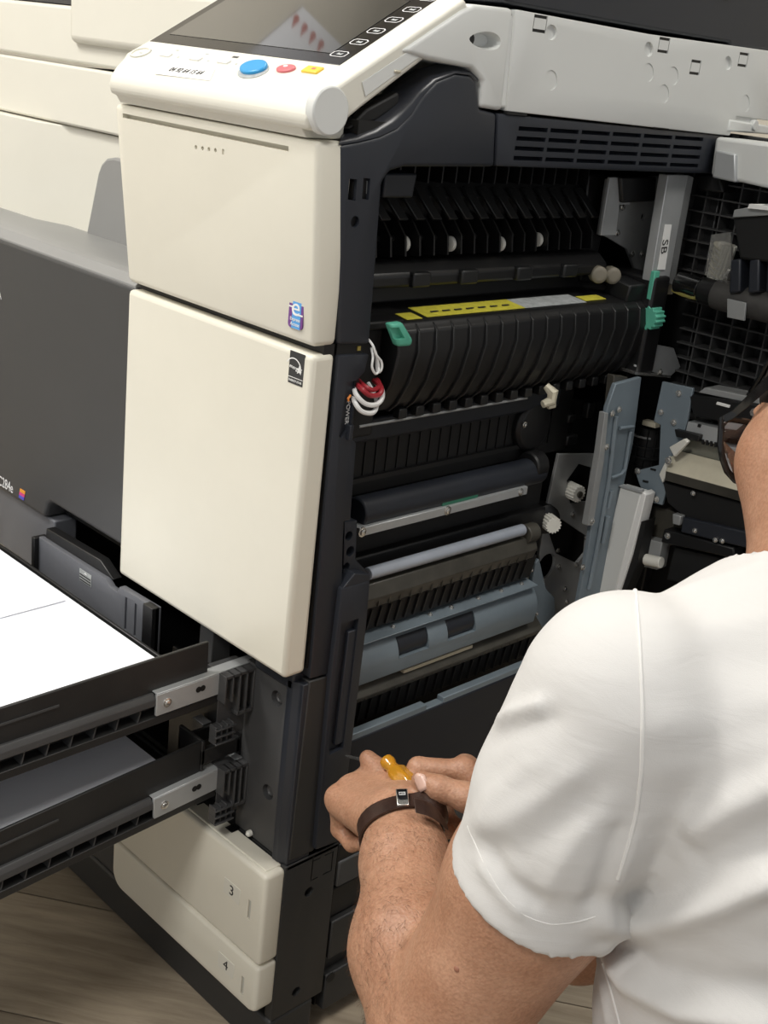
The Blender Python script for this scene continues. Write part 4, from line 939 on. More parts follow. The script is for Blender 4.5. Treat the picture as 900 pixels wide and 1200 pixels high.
# ================================================================ paper, room
def paper_stack(xr, yr, z, dz, n, label, tilt, piv, x0=-0.52, y0=-0.505):
    m = MB(); r = random.Random(n)
    root = None
    body = MB().box(x0, xr, y0, yr, z-dz, z-0.0006); body.turn(piv, 'X', tilt)
    o = body.build('paper_stack', PAPER, None, smooth=False); tag(o, label, 'paper', None)
    for k in range(3):
        s_ = MB(); a = r.uniform(-0.002, 0.002)
        s_.box(x0+a, xr+a*0.5, y0, yr - 0.0015*k + a, z-0.0006+0.0003*k, z-0.00035+0.0003*k)
        s_.turn(piv, 'X', tilt); s_.build('paper_sheet', PAPER, o, smooth=False)
    return o
P1 = paper_stack(-0.142, -0.070, 0.4475, 0.028, 5, 'stack of blank white paper lying in the upper tray, brightly lit', 0.018, (0, -0.05, 0.4825))
sh_ = MB().box(-0.50, -0.300, -0.50, -0.078, 0.4486, 0.4490).turn((0, -0.05, 0.4825), 'X', 0.018).build('paper_sheet', PAPER, P1, smooth=False)
P2 = paper_stack(-0.112, -0.085, 0.3535, 0.045, 9, 'stack of blank paper lying in the lower tray, in blue-grey shade', 0.075, (0, -0.05, 0.372))

WOODS = []
def wood(i):
    nm = 'oak_laminate_%d' % i
    m = bpy.data.materials.new(nm); m.use_nodes = True; nt = m.node_tree; N = nt.nodes; L = nt.links; b = N['Principled BSDF']
    tc = N.new('ShaderNodeTexCoord'); mp = N.new('ShaderNodeMapping'); mp.inputs['Scale'].default_value = (3.0, 26.0, 1.0); mp.inputs['Location'].default_value = (i*3.7, i*1.9, 0)
    L.new(tc.outputs['Object'], mp.inputs['Vector'])
    n = N.new('ShaderNodeTexNoise'); n.inputs['Scale'].default_value = 2.2; n.inputs['Detail'].default_value = 8; n.inputs['Roughness'].default_value = 0.65; n.inputs['Distortion'].default_value = 0.6
    L.new(mp.outputs['Vector'], n.inputs['Vector'])
    r = N.new('ShaderNodeValToRGB'); r.color_ramp.elements[0].position = 0.32; r.color_ramp.elements[1].position = 0.72
    k = 1.0 + (i - 1)*0.10
    r.color_ramp.elements[0].color = (0.27*k, 0.22*k, 0.16*k, 1); r.color_ramp.elements[1].color = (0.46*k, 0.385*k, 0.29*k, 1)
    L.new(n.outputs['Fac'], r.inputs['Fac']); L.new(r.outputs['Color'], b.inputs['Base Color'])
    b.inputs['Roughness'].default_value = 0.45
    bp = N.new('ShaderNodeBump'); bp.inputs['Strength'].default_value = 0.15; bp.inputs['Distance'].default_value = 0.001
    L.new(n.outputs['Fac'], bp.inputs['Height']); L.new(bp.outputs['Normal'], b.inputs['Normal'])
    return m
WOODS = [wood(i) for i in range(3)]
fl = MB().box(-2.6, 2.2, -2.4, 2.0, -0.03, -0.004).build('floor', mat('floor_base', (0.05, 0.04, 0.03), 0.8), None, smooth=False); tag(fl, kind='structure')
ANG = math.radians(36.5)
pr = random.Random(11); PW = 0.19
plank_me = []
for i in range(3):
    m = MB().box(0, 1.2, 0, PW-0.0022, -0.005, 0.0); me = m.mesh('plank'); me.materials.append(WOODS[i]); plank_me.append(me)
Rm = Matrix.Rotation(ANG, 4, 'Z')
for j in range(-14, 15):
    off = pr.uniform(0, 1.2)
    for i in range(-4, 4):
        org = Rm @ Vector((i*1.2022 + off, j*PW + 0.185, 0))
        mid = org + Rm @ Vector((0.6, PW/2, 0))
        if not (-1.9 < mid.x < 1.6 and -1.7 < mid.y < 1.4): continue
        o = bpy.data.objects.new('plank', plank_me[pr.randrange(3)]); COL.objects.link(o); o.parent = fl
        o.location = org; o.rotation_euler = (0, 0, ANG)
WALL = mat('painted_wall', (0.62, 0.58, 0.50), 0.8, var=0.04, vscale=2, bump=0.1, bscale=200)
CEIL = mat('ceiling_paint', (0.74, 0.72, 0.68), 0.9)
for nm, bx in [('wall_left', (-1.96, -1.9, -2.4, 2.0, 0, 2.6)), ('wall_back', (-2.6, 2.2, 2.0, 2.06, 0, 2.6)), ('ceiling', (-2.6, 2.2, -2.4, 2.0, 2.6, 2.66))]:
    o = MB().box(*bx).build(nm, WALL if nm != 'ceiling' else CEIL, None, smooth=False); tag(o, kind='structure')
EM = bpy.data.materials.new('lamp_diffuser'); EM.use_nodes = True
EM.node_tree.nodes['Principled BSDF'].inputs['Emission Color'].default_value = (1, 0.97, 0.9, 1); EM.node_tree.nodes['Principled BSDF'].inputs['Emission Strength'].default_value = 3.0
for k, (lx, ly, p_) in enumerate(LAMPS):
    t_ = empty('ceiling_light', (lx, ly, 2.575), ['square ceiling light panel over the front left of the copier', 'square ceiling light panel above and behind the camera', 'square ceiling light panel over the open side door', 'square ceiling light panel over the back of the copier'][k], 'light', None)
    MB().box(lx-0.31, lx+0.31, ly-0.31, ly+0.31, 2.572, 2.60).build('light_frame', WHITEL, t_, 0.003)
    MB().box(lx-0.29, lx+0.29, ly-0.29, ly+0.29, 2.566, 2.5725).build('diffuser', EM, t_)
PO = MB().loft([[(-1.8985, 0.866, 2.300), (-1.8985, 0.870, 2.560), (-1.8985, 0.60, 2.520), (-1.8985, 0.64, 2.205)], [(-1.8965, 0.866, 2.300), (-1.8965, 0.870, 2.560), (-1.8965, 0.60, 2.520), (-1.8965, 0.64, 2.205)]]).build('poster', PAPER, None, smooth=False)
tag(PO, 'white paper poster with a row of red drop shapes high on the left wall', 'poster')
RDROP = mat('red_print', (0.45, 0.09, 0.06), 0.6)
for k in range(4):
    y, z = 0.829, 2.300 + k*0.036
    dq = [(-1.8962, y + 0.012*math.cos(t), z + 0.010*math.sin(t)) for t in [math.pi*j/8 for j in range(-4, 5)]] + [(-1.8962, y - 0.028, z)]
    MB().extr(dq, (0.0006, 0, 0)).build('red_drop', RDROP, PO, smooth=False)
# ================================================================ the man
from mathutils.bvhtree import BVHTree
A3 = lambda p: np.array([p[0], p[1], p[2]], dtype=np.float32)
class Field:
    """signed distance grid that merges rounded cones and ellipsoids, meshed with surface nets"""
    def __init__(s, lo, hi, h):
        s.lo = A3(lo); s.h = h; s.n = np.ceil((A3(hi) - s.lo) / h).astype(int) + 1
        s.g = np.full(tuple(s.n), 0.08, dtype=np.float32)
    def region(s, lo, hi):
        a = np.clip(np.floor((lo - s.lo) / s.h).astype(int), 0, s.n); b = np.clip(np.ceil((hi - s.lo) / s.h).astype(int) + 1, 0, s.n)
        if np.any(b <= a): return None, None
        ax = [s.lo[i] + s.h*np.arange(a[i], b[i], dtype=np.float32) for i in range(3)]
        return tuple(slice(a[i], b[i]) for i in range(3)), np.meshgrid(*ax, indexing='ij', sparse=True)
    def merge(s, sl, d, k):
        g = s.g[sl]
        if k > 0:
            t = np.clip(0.5 + 0.5*(g - d)/k, 0, 1); s.g[sl] = g*(1-t) + d*t - k*t*(1-t)
        else: s.g[sl] = np.minimum(g, d)
    def cone(s, a, b, ra, rb, k=0.01):
        a = A3(a); b = A3(b); m = max(ra, rb) + 0.04 + k
        sl, P = s.region(np.minimum(a, b) - m, np.maximum(a, b) + m)
        if sl is None: return s
        d = b - a; L2 = float(d @ d) + 1e-12
        q = [P[i] - a[i] for i in range(3)]
        t = np.clip((q[0]*d[0] + q[1]*d[1] + q[2]*d[2]) / L2, 0, 1)
        dist = np.sqrt((q[0]-t*d[0])**2 + (q[1]-t*d[1])**2 + (q[2]-t*d[2])**2) - (ra + (rb-ra)*t)
        s.merge(sl, dist, k); return s
    def ell(s, c, X, Y, Z, r, k=0.01):
        c = A3(c); m = max(r) + 0.04 + k; sl, P = s.region(c - m, c + m)
        if sl is None: return s
        q = [P[i] - c[i] for i in range(3)]; u = []
        for e, rr in zip((X, Y, Z), r):
            e = A3(e); u.append((q[0]*e[0] + q[1]*e[1] + q[2]*e[2]) / rr)
        k0 = np.sqrt(u[0]**2 + u[1]**2 + u[2]**2); s.merge(sl, (k0 - 1) * min(r), k); return s
    def chain(s, pts, rad, k=0.004):
        for i in range(len(pts)-1): s.cone(pts[i], pts[i+1], rad[i], rad[i+1], k)
        return s
    def plane_cut(s, p, n):
        """keep the side the normal points away from"""
        p = A3(p); n = A3(n); sl, P = s.region(s.lo, s.lo + s.h*s.n)
        s.g = np.maximum(s.g, (P[0]-p[0])*n[0] + (P[1]-p[1])*n[1] + (P[2]-p[2])*n[2]).astype(np.float32); return s
    def mesh(s, name, smooth=2):
        g = s.g; neg = g < 0; nx, ny, nz = g.shape
        cnt = np.zeros((nx-1, ny-1, nz-1), dtype=np.int8)
        for i in (0, 1):
            for j in (0, 1):
                for k in (0, 1): cnt += neg[i:nx-1+i, j:ny-1+j, k:nz-1+k]
        cells = np.argwhere((cnt > 0) & (cnt < 8)); idx = np.full(cnt.shape, -1, dtype=np.int32); idx[tuple(cells.T)] = np.arange(len(cells))
        acc = np.zeros((len(cells), 3), dtype=np.float64); num = np.zeros(len(cells))
        C8 = [(i, j, k) for i in (0, 1) for j in (0, 1) for k in (0, 1)]
        V8 = {c: g[cells[:,0]+c[0], cells[:,1]+c[1], cells[:,2]+c[2]].astype(np.float64) for c in C8}
        for a in C8:
            for ax in range(3):
                if a[ax] == 0:
                    b = list(a); b[ax] = 1; b = tuple(b); va, vb = V8[a], V8[b]; m = (va < 0) != (vb < 0)
                    t = np.where(m, va / np.where(np.abs(va - vb) < 1e-12, 1, va - vb), 0)
                    p = np.array(a, dtype=np.float64)[None] + 0*acc; p[:, ax] += t
                    acc[m] += p[m]; num[m] += 1
        verts = (cells + acc / num[:, None]) * s.h + s.lo
        quads = []
        for ax in range(3):
            b, c = (ax+1) % 3, (ax+2) % 3
            lo = [slice(None)]*3; hi = [slice(None)]*3; lo[ax] = slice(0, -1); hi[ax] = slice(1, None)
            e = neg[tuple(lo)] != neg[tuple(hi)]; E_ = np.argwhere(e)
            E_ = E_[(E_[:, b] > 0) & (E_[:, c] > 0) & (E_[:, b] < g.shape[b]-1) & (E_[:, c] < g.shape[c]-1)]
            if not len(E_): continue
            def cell(db, dc):
                q = E_.copy(); q[:, b] += db; q[:, c] += dc; return idx[q[:,0], q[:,1], q[:,2]]
            Q = np.stack([cell(-1, -1), cell(0, -1), cell(0, 0), cell(-1, 0)], 1)
            fl_ = ~neg[tuple(E_.T)]; Q[fl_] = Q[fl_][:, ::-1]; quads.append(Q)
        Q = np.concatenate(quads); Q = Q[(Q >= 0).all(1)]
        # Laplacian smoothing
        for it in range(smooth):
            sm = np.zeros_like(verts); dg = np.zeros(len(verts))
            for i in range(4):
                a_, b_ = Q[:, i], Q[:, (i+1) % 4]
                np.add.at(sm, a_, verts[b_]); np.add.at(dg, a_, 1); np.add.at(sm, b_, verts[a_]); np.add.at(dg, b_, 1)
            ok = dg > 0
            lam = 0.6 if it % 2 == 0 else -0.55
            verts[ok] += lam * (sm[ok] / dg[ok][:, None] - verts[ok])
        return verts, Q
def np_mesh(name, verts, Q, m_, parent):
    me = bpy.data.meshes.new(name); me.from_pydata(verts.tolist(), [], Q.tolist()); me.update()
    me.polygons.foreach_set('use_smooth', [True]*len(me.polygons)); me.materials.append(m_)
    o = bpy.data.objects.new(name, me); COL.objects.link(o)
    if parent: attach(o, parent)
    return o

# ---- materials of the man
def skin_mat():
    m = bpy.data.materials.new('tanned_skin'); m.use_nodes = True; nt = m.node_tree; N = nt.nodes; L = nt.links; b = N['Principled BSDF']
    tc = N.new('ShaderNodeTexCoord')
    n = N.new('ShaderNodeTexNoise'); n.inputs['Scale'].default_value = 22; n.inputs['Detail'].default_value = 6; n.inputs['Roughness'].default_value = 0.6
    L.new(tc.outputs['Object'], n.inputs['Vector'])
    r = N.new('ShaderNodeValToRGB'); r.color_ramp.elements[0].position = 0.3; r.color_ramp.elements[1].position = 0.72
    r.color_ramp.elements[0].color = (0.385, 0.195, 0.115, 1); r.color_ramp.elements[1].color = (0.52, 0.295, 0.19, 1)
    L.new(n.outputs['Fac'], r.inputs['Fac'])
    n3 = N.new('ShaderNodeTexNoise'); n3.inputs['Scale'].default_value = 340; n3.inputs['Detail'].default_value = 2; L.new(tc.outputs['Object'], n3.inputs['Vector'])
    mx = N.new('ShaderNodeMixRGB'); mx.blend_type = 'MULTIPLY'; mx.inputs[0].default_value = 0.35
    rr = N.new('ShaderNodeValToRGB'); rr.color_ramp.elements[0].position = 0.35; rr.color_ramp.elements[1].position = 0.6; rr.color_ramp.elements[0].color = (0.6, 0.5, 0.45, 1)
    L.new(n3.outputs['Fac'], rr.inputs['Fac']); L.new(r.outputs['Color'], mx.inputs[1]); L.new(rr.outputs['Color'], mx.inputs[2])
    L.new(mx.outputs['Color'], b.inputs['Base Color'])
    b.inputs['Roughness'].default_value = 0.5; b.inputs['Subsurface Weight'].default_value = 0.08; b.inputs['Subsurface Scale'].default_value = 0.01
    n2 = N.new('ShaderNodeTexVoronoi'); n2.inputs['Scale'].default_value = 420; L.new(tc.outputs['Object'], n2.inputs['Vector'])
    n4 = N.new('ShaderNodeTexNoise'); n4.inputs['Scale'].default_value = 60; n4.inputs['Detail'].default_value = 4; L.new(tc.outputs['Object'], n4.inputs['Vector'])
    ad = N.new('ShaderNodeMath'); ad.operation = 'ADD'; L.new(n2.outputs['Distance'], ad.inputs[0]); L.new(n4.outputs['Fac'], ad.inputs[1])
    bp = N.new('ShaderNodeBump'); bp.inputs['Strength'].default_value = 0.28; bp.inputs['Distance'].default_value = 0.0012
    L.new(ad.outputs[0], bp.inputs['Height']); L.new(bp.outputs['Normal'], b.inputs['Normal'])
    return m
SKIN = skin_mat()
def cloth_mat(name, col, scale=1400, wr=0.13):
    m = bpy.data.materials.new(name); m.use_nodes = True; nt = m.node_tree; N = nt.nodes; L = nt.links; b = N['Principled BSDF']
    b.inputs['Base Color'].default_value = (*col, 1); b.inputs['Roughness'].default_value = 0.85; b.inputs['Specular IOR Level'].default_value = 0.2
    b.inputs['Sheen Weight'].default_value = 0.15
    tc = N.new('ShaderNodeTexCoord')
    n = N.new('ShaderNodeTexNoise'); n.inputs['Scale'].default_value = scale; n.inputs['Detail'].default_value = 2; L.new(tc.outputs['Object'], n.inputs['Vector'])
    mp = N.new('ShaderNodeMapping'); mp.inputs['Rotation'].default_value = (0.3, 0.5, 0.4); mp.inputs['Scale'].default_value = (20, 20, 75); L.new(tc.outputs['Object'], mp.inputs['Vector'])
    n2 = N.new('ShaderNodeTexNoise'); n2.inputs['Scale'].default_value = 1.2; n2.inputs['Detail'].default_value = 4; n2.inputs['Distortion'].default_value = 0.8; L.new(mp.outputs['Vector'], n2.inputs['Vector'])
    b1 = N.new('ShaderNodeBump'); b1.inputs['Strength'].default_value = 0.25; b1.inputs['Distance'].default_value = 0.0004; L.new(n.outputs['Fac'], b1.inputs['Height'])
    b2 = N.new('ShaderNodeBump'); b2.inputs['Strength'].default_value = wr; b2.inputs['Distance'].default_value = 0.004; L.new(n2.outputs['Fac'], b2.inputs['Height'])
    L.new(b1.outputs['Normal'], b2.inputs['Normal']); L.new(b2.outputs['Normal'], b.inputs['Normal'])
    return m
SHIRT = cloth_mat('white_cotton', (0.61, 0.60, 0.585)); SEAM = cloth_mat('white_seam', (0.69, 0.68, 0.66), 1400, 0.1)
JEANS = cloth_mat('dark_denim', (0.03, 0.035, 0.05)); HAIR = mat('dark_hair', (0.02, 0.014, 0.01), 0.6, var=0.4, vscale=200, bump=0.5, bscale=500)

# ---- joints
SHO = dep(738, 822, 0.80); ELB = dep(516, 1218, 0.915); WRI = dep(470, 952, 1.085)
NECK = dep(968, 686, 0.86); CHEST = Vector((0.458, 0.095, 0.575)); WAIST = Vector((0.485, 0.086, 0.40)); PEL = Vector((0.53, 0.098, 0.25))
SHR = Vector((0.40, 0.275, 0.650)); ELR = dep(676, 1085, 1.06); WRR = dep(625, 985, 1.13)
HC = dep(1012, 512, 0.90)                                              # head centre
HF = (FWD*0.86 - RIGHT*0.42 - UP*0.30).normalized()                   # where the face looks
HU = (UP*0.80 + RIGHT*0.30 + FWD*0.25); HU = (HU - HF*HU.dot(HF)).normalized(); HS = HF.cross(HU)
KL = Vector((0.38, -0.03, 0.07)); KR = Vector((0.38, 0.22, 0.07))

def hand(F, W, a, b, c, curls, spread, thumb, rs=1.0):
    """palm, four bent fingers and a thumb. a: towards the knuckles, b: towards the thumb, c: the way the palm faces"""
    mo = [0.030, 0.0095, -0.0105, -0.0285]; ml = [0.086, 0.089, 0.084, 0.076]
    ph = [(0.043, 0.026, 0.020), (0.047, 0.030, 0.021), (0.043, 0.028, 0.021), (0.034, 0.021, 0.018)]
    rd = [0.0098, 0.0100, 0.0095, 0.0082]
    tips = []
    for i in range(4):
        m = W + a*ml[i] + b*mo[i] - c*(0.002 if i in (1, 2) else 0.0)
        F.cone(W + b*mo[i]*0.65, m, 0.0165, 0.0125, 0.014)
        ang = 0; p = m; d0 = (a + b*spread[i]).normalized(); axis_c = c
        pts = [m]; rr = [rd[i]*1.12]
        for L_, cu, sc in zip(ph[i], curls[i], (1.0, 0.92, 0.80)):
            ang += cu; p = p + (d0*math.cos(ang) + axis_c*math.sin(ang))*L_; pts.append(p); rr.append(rd[i]*sc)
        F.chain(pts, rr, 0.0035)
        F.ell(m - c*0.004, a, b, c, (0.012, 0.010, 0.009), 0.006)     # knuckle
        tips.append(pts)
    F.cone(W + a*0.020 + b*0.020 + c*0.010, W + a*0.060 + b*0.020 + c*0.010, 0.019, 0.014, 0.012)   # ball of the thumb
    F.cone(W + a*0.020 - b*0.022 + c*0.008, W + a*0.066 - b*0.026 + c*0.006, 0.016, 0.012, 0.012)
    F.chain([W + a*0.022 + b*0.022 + c*0.006] + thumb, [0.0165, 0.0125, 0.0112, 0.0085], 0.006)
    return tips

H_ = 0.0029
body = Field((0.0, -0.33, 0.24), (0.82, 0.46, 0.98), H_)
# trunk under the shirt, shoulders and neck
body.ell(CHEST, Vector((0.954, 0, 0.30)), Vector((0, 1, 0)), Vector((-0.30, 0, 0.954)), (0.100, 0.150, 0.155), 0.02)
body.cone(CHEST, WAIST, 0.115, 0.115, 0.03).cone(WAIST, PEL, 0.115, 0.125, 0.03)
body.cone(NECK + Vector((0.02, 0, -0.02)), SHO, 0.055, 0.050, 0.03).cone(NECK + Vector((0.02, 0, -0.02)), SHR, 0.055, 0.050, 0.03)
body.cone(NECK + Vector((0.01, 0, -0.01)), HC + HU*(-0.05) - HF*0.02, 0.060, 0.056, 0.02)
# head: skull, jaw, cheeks, nose, brow, lips, ears
body.ell(HC + HU*0.02 - HF*0.012, HF, HS, HU, (0.094, 0.074, 0.092), 0.01)
body.ell(HC - HU*0.045 + HF*0.028, HF, HS, HU, (0.062, 0.060, 0.072), 0.03)
for sg in (-1, 1):
    body.ell(HC - HU*0.020 + HF*0.045 + HS*0.040*sg, HF, HS, HU, (0.030, 0.026, 0.030), 0.02)
    body.ell(HC - HU*0.005 - HF*0.012 + HS*0.075*sg, (HF + HS*0.4*sg).normalized(), (HS - HF*0.4*sg).normalized(), HU, (0.019, 0.007, 0.031), 0.004)
    body.ell(HC + HU*0.005 + HF*0.070 + HS*0.030*sg, HF, HS, HU, (0.014, 0.015, 0.012), 0.006)
body.cone(HC + HU*0.012 + HF*0.082, HC - HU*0.028 + HF*0.103, 0.009, 0.014, 0.012)
body.ell(HC + HU*0.032 + HF*0.074, HF, HS, HU, (0.014, 0.045, 0.010), 0.012)
body.ell(HC - HU*0.062 + HF*0.078, HF, HS, HU, (0.012, 0.024, 0.006), 0.006).ell(HC - HU*0.072 + HF*0.077, HF, HS, HU, (0.012, 0.021, 0.006), 0.003)
body.ell(HC - HU*0.100 + HF*0.068, HF, HS, HU, (0.020, 0.024, 0.016), 0.015)
# left arm, nearest the camera
mid = SHO.lerp(ELB, 0.5)
body.cone(SHO, mid, 0.062, 0.0565, 0.02).cone(mid, ELB, 0.0565, 0.047, 0.02)
body.cone(mid + (RIGHT*0.010 - UP*0.006), ELB.lerp(SHO, 0.2), 0.050, 0.045, 0.02)
fb = dep(484, 1112, 0.965)
body.cone(ELB, fb, 0.050, 0.0475, 0.02)
w2 = fb.lerp(WRI, 0.62)
body.cone(fb, w2, 0.0475, 0.0355, 0.02)
AX = (WRI - fb).normalized(); SD = (RIGHT - AX*RIGHT.dot(AX)).normalized()
for sg in (-1, 1):
    body.cone(w2 + SD*0.006*sg, WRI + SD*0.0095*sg, 0.032, 0.0205, 0.014)
# right arm, mostly behind the left sleeve
body.cone(SHR, SHR.lerp(ELR, 0.5), 0.060, 0.052, 0.02).cone(SHR.lerp(ELR, 0.5), ELR, 0.052, 0.044, 0.02)
body.cone(ELR, ELR.lerp(WRR, 0.35), 0.046, 0.044, 0.015).cone(ELR.lerp(WRR, 0.35), WRR, 0.044, 0.027, 0.015)
# left hand: its back towards the camera, fingers closed round the screwdriver shaft
la = (dep(432, 928, 1.146) - WRI).normalized()
lb = (dep(424, 906, 1.175) - dep(394, 952, 1.095)); lb = (lb - la*lb.dot(la)).normalized(); lc = la.cross(lb)
if lc.dot(FWD) < 0: lc = -lc
R_ = math.radians
tipsL = hand(body, WRI, la, lb, lc, [(R_(60), R_(72), R_(40)), (R_(62), R_(80), R_(50)), (R_(70), R_(82), R_(50)), (R_(72), R_(80), R_(45))], (0.10, 0.02, -0.04, -0.12),
     [dep(456, 930, 1.135), dep(448, 906, 1.155), dep(431, 889, 1.165)])
# right hand: thumb along the amber handle
ra = (dep(565, 925, 1.15) - WRR).normalized()
rb = -FWD - ra*(-FWD).dot(ra); rb = (rb + UP*0.15).normalized(); rb = (rb - ra*rb.dot(ra)).normalized(); rc = rb.cross(ra).normalized()
THT = dep(493, 914, 1.078)
tipsR = hand(body, WRR, ra, rb, rc, [(R_(40), R_(70), R_(50)), (R_(55), R_(75), R_(50)), (R_(62), R_(78), R_(50)), (R_(66), R_(78), R_(48))], (0.06, 0.0, -0.04, -0.10),
     [dep(546, 934, 1.070), dep(514, 924, 1.072), THT])
vb, qb = body.mesh('body', 4)

MAN = empty('person', (0.62, 0.05, 0.0), 'man in a white t-shirt kneeling at the open copier, seen from behind, arms reaching in', 'person')
BODY = np_mesh('body', vb, qb, SKIN, MAN)

# ---- t-shirt
LO_, HI_ = (0.16, -0.34, 0.16), (0.90, 0.50, 0.86)
TX = Vector((0.955, 0, 0.30)).normalized(); TZ = Vector((-0.30, 0, 0.955)).normalized(); TY = Vector((0, 1, 0))
sh = Field(LO_, HI_, 0.0035)
sh.ell(CHEST + Vector((0.008, 0, 0.005)), TX, TY, TZ, (0.122, 0.172, 0.175), 0.03)
for sg in (-1, 1):
    sh.cone(CHEST + TY*0.055*sg, WAIST + TY*0.052*sg, 0.122, 0.118, 0.03)
    sh.cone(WAIST + TY*0.052*sg, PEL + TY*0.055*sg - TZ*0.03, 0.118, 0.128, 0.03)
    sh.cone(CHEST + TY*0.075*sg + TX*0.025 + TZ*0.05, CHEST + TY*0.06*sg + TX*0.02 - TZ*0.05, 0.085, 0.08, 0.03)
NB = NECK + Vector((0.02, 0, -0.02))
sh.cone(NB, SHO, 0.062, 0.058, 0.04).cone(NB, SHR, 0.062, 0.066, 0.04)
hem_c = dep(624, 1040, 0.842); hem_d = (ELB - SHO).normalized(); hn = (hem_d + FWD*0.10).normalized()
hr = SHR.lerp(ELR, 0.55); hrd = (ELR - SHR).normalized()
s1 = Field(LO_, HI_, 0.0035)
s1.cone(SHO, hem_c + hem_d*0.03, 0.066, 0.061, 0.0).cone(SHO + (-RIGHT*0.004 + UP*0.004), SHO.lerp(hem_c, 0.5) - RIGHT*0.008, 0.066, 0.063, 0.02)
s2 = Field(LO_, HI_, 0.0035); s2.cone(SHR, hr + hrd*0.03, 0.073, 0.066, 0.0)
def smin(a, b, k):
    t = np.clip(0.5 + 0.5*(b - a)/k, 0, 1); return b*(1-t) + a*t - k*t*(1-t)
sl, P = sh.region(sh.lo, sh.lo + sh.h*sh.n)
def dplane(p, n): return (P[0]-p[0])*n[0] + (P[1]-p[1])*n[1] + (P[2]-p[2])*n[2]
def dseg(a, b):
    a = A3(a); b = A3(b); d = b-a; q = [P[i]-a[i] for i in range(3)]; t = np.clip((q[0]*d[0]+q[1]*d[1]+q[2]*d[2])/float(d@d), 0, 1)
    return np.sqrt((q[0]-t*d[0])**2+(q[1]-t*d[1])**2+(q[2]-t*d[2])**2)
KA = 0.007
inner = smin(smin(sh.g, s1.g, KA), s2.g, KA) + 0.0075                     # the hollow runs on past the hems
outer = smin(smin(sh.g, np.maximum(s1.g, dplane(hem_c, hn)), KA), np.maximum(s2.g, dplane(hr, hrd)), KA)
keep = np.maximum(dseg(SHO, ELB) - 0.052, dplane(hem_c, -hn) - 0.02)      # never hollow the trunk beside the arm
g_ = np.maximum(outer, -inner)
g_ = np.maximum(g_, -(dseg(NECK + Vector((-0.012, 0.0, 0.012)), HC) - 0.068))
sh.g = np.maximum(g_, dplane(PEL - TZ*0.06, -TZ)).astype(np.float32)
vs_, qs_ = sh.mesh('shirt', 10)
# folds: polylines seen on the cloth, laid on the surface and raised or sunk along its normal
def to_bvh(v, q): return BVHTree.FromPolygons([tuple(p) for p in v.tolist()], [tuple(f) for f in q.tolist()])
bv = to_bvh(vs_, qs_)
def lay(L):
    out = []
    for i in range(len(L)-1):
        n = max(2, int(math.hypot(L[i+1][0]-L[i][0], L[i+1][1]-L[i][1])/8))
        for k in range(n + (i == len(L)-2)):
            t = k/n; d = ray(L[i][0]+(L[i+1][0]-L[i][0])*t, L[i][1]+(L[i+1][1]-L[i][1])*t).normalized()
            h_ = bv.ray_cast(CAM, d)
            if h_[0] is not None: out.append(h_[0])
    return out
def normals(v, q):
    n = np.cross(v[q[:,1]]-v[q[:,0]], v[q[:,2]]-v[q[:,0]]); N = np.zeros_like(v)
    for i in range(4): np.add.at(N, q[:, i], n)
    return N / (np.linalg.norm(N, axis=1)[:, None] + 1e-12)
NV = normals(vs_, qs_); disp = np.zeros(len(vs_))
FOLDS = [  # polyline, height, width
    ([(702, 1078), (760, 1082), (830, 1060), (930, 1015)], 0.014, 0.011), ([(715, 1050), (770, 1062), (850, 1035), (930, 985)], -0.006, 0.012),
    ([(708, 1105), (740, 1150), (800, 1180), (930, 1200)], 0.013, 0.011), ([(720, 1100), (770, 1140), (850, 1160), (930, 1165)], -0.006, 0.014),
    ([(800, 985), (860, 950), (930, 915)], 0.009, 0.013), ([(800, 1015), (860, 985), (930, 950)], -0.006, 0.013),
    ([(703, 1110), (706, 1150), (715, 1210)], 0.003, 0.006),
    ([(705, 1085), (722, 1030), (745, 965)], 0.004, 0.008), ([(690, 1070), (708, 1020), (730, 960)], -0.004, 0.010), ([(676, 1060), (694, 1005), (716, 945)], 0.0025, 0.010),
    ([(574, 850), (600, 836), (640, 824)], 0.005, 0.006), ([(574, 868), (610, 855), (660, 840)], -0.003, 0.008),
    ([(548, 970), (590, 960), (640, 930), (690, 895)], 0.0035, 0.009), ([(552, 990), (610, 1000), (660, 960), (700, 920)], -0.003, 0.011),
    ([(560, 1010), (590, 1050), (620, 1075)], 0.003, 0.006), ([(570, 1000), (600, 1035), (640, 1062)], -0.003, 0.007), ([(560, 950), (620, 900), (660, 885)], 0.0025, 0.009),
    ([(640, 1050), (665, 1000), (690, 960)], 0.003, 0.008), ([(745, 690), (800, 690), (900, 660)], 0.002, 0.008), ([(760, 720), (830, 735), (930, 720)], 0.0015, 0.010),
    ([(755, 850), (830, 845), (930, 815)], 0.0018, 0.012), ([(755, 905), (830, 895), (930, 865)], 0.0015, 0.010), ([(790, 780), (930, 770)], -0.0012, 0.012),
    ([(775, 1110), (850, 1118), (930, 1105)], -0.0025, 0.012),
]
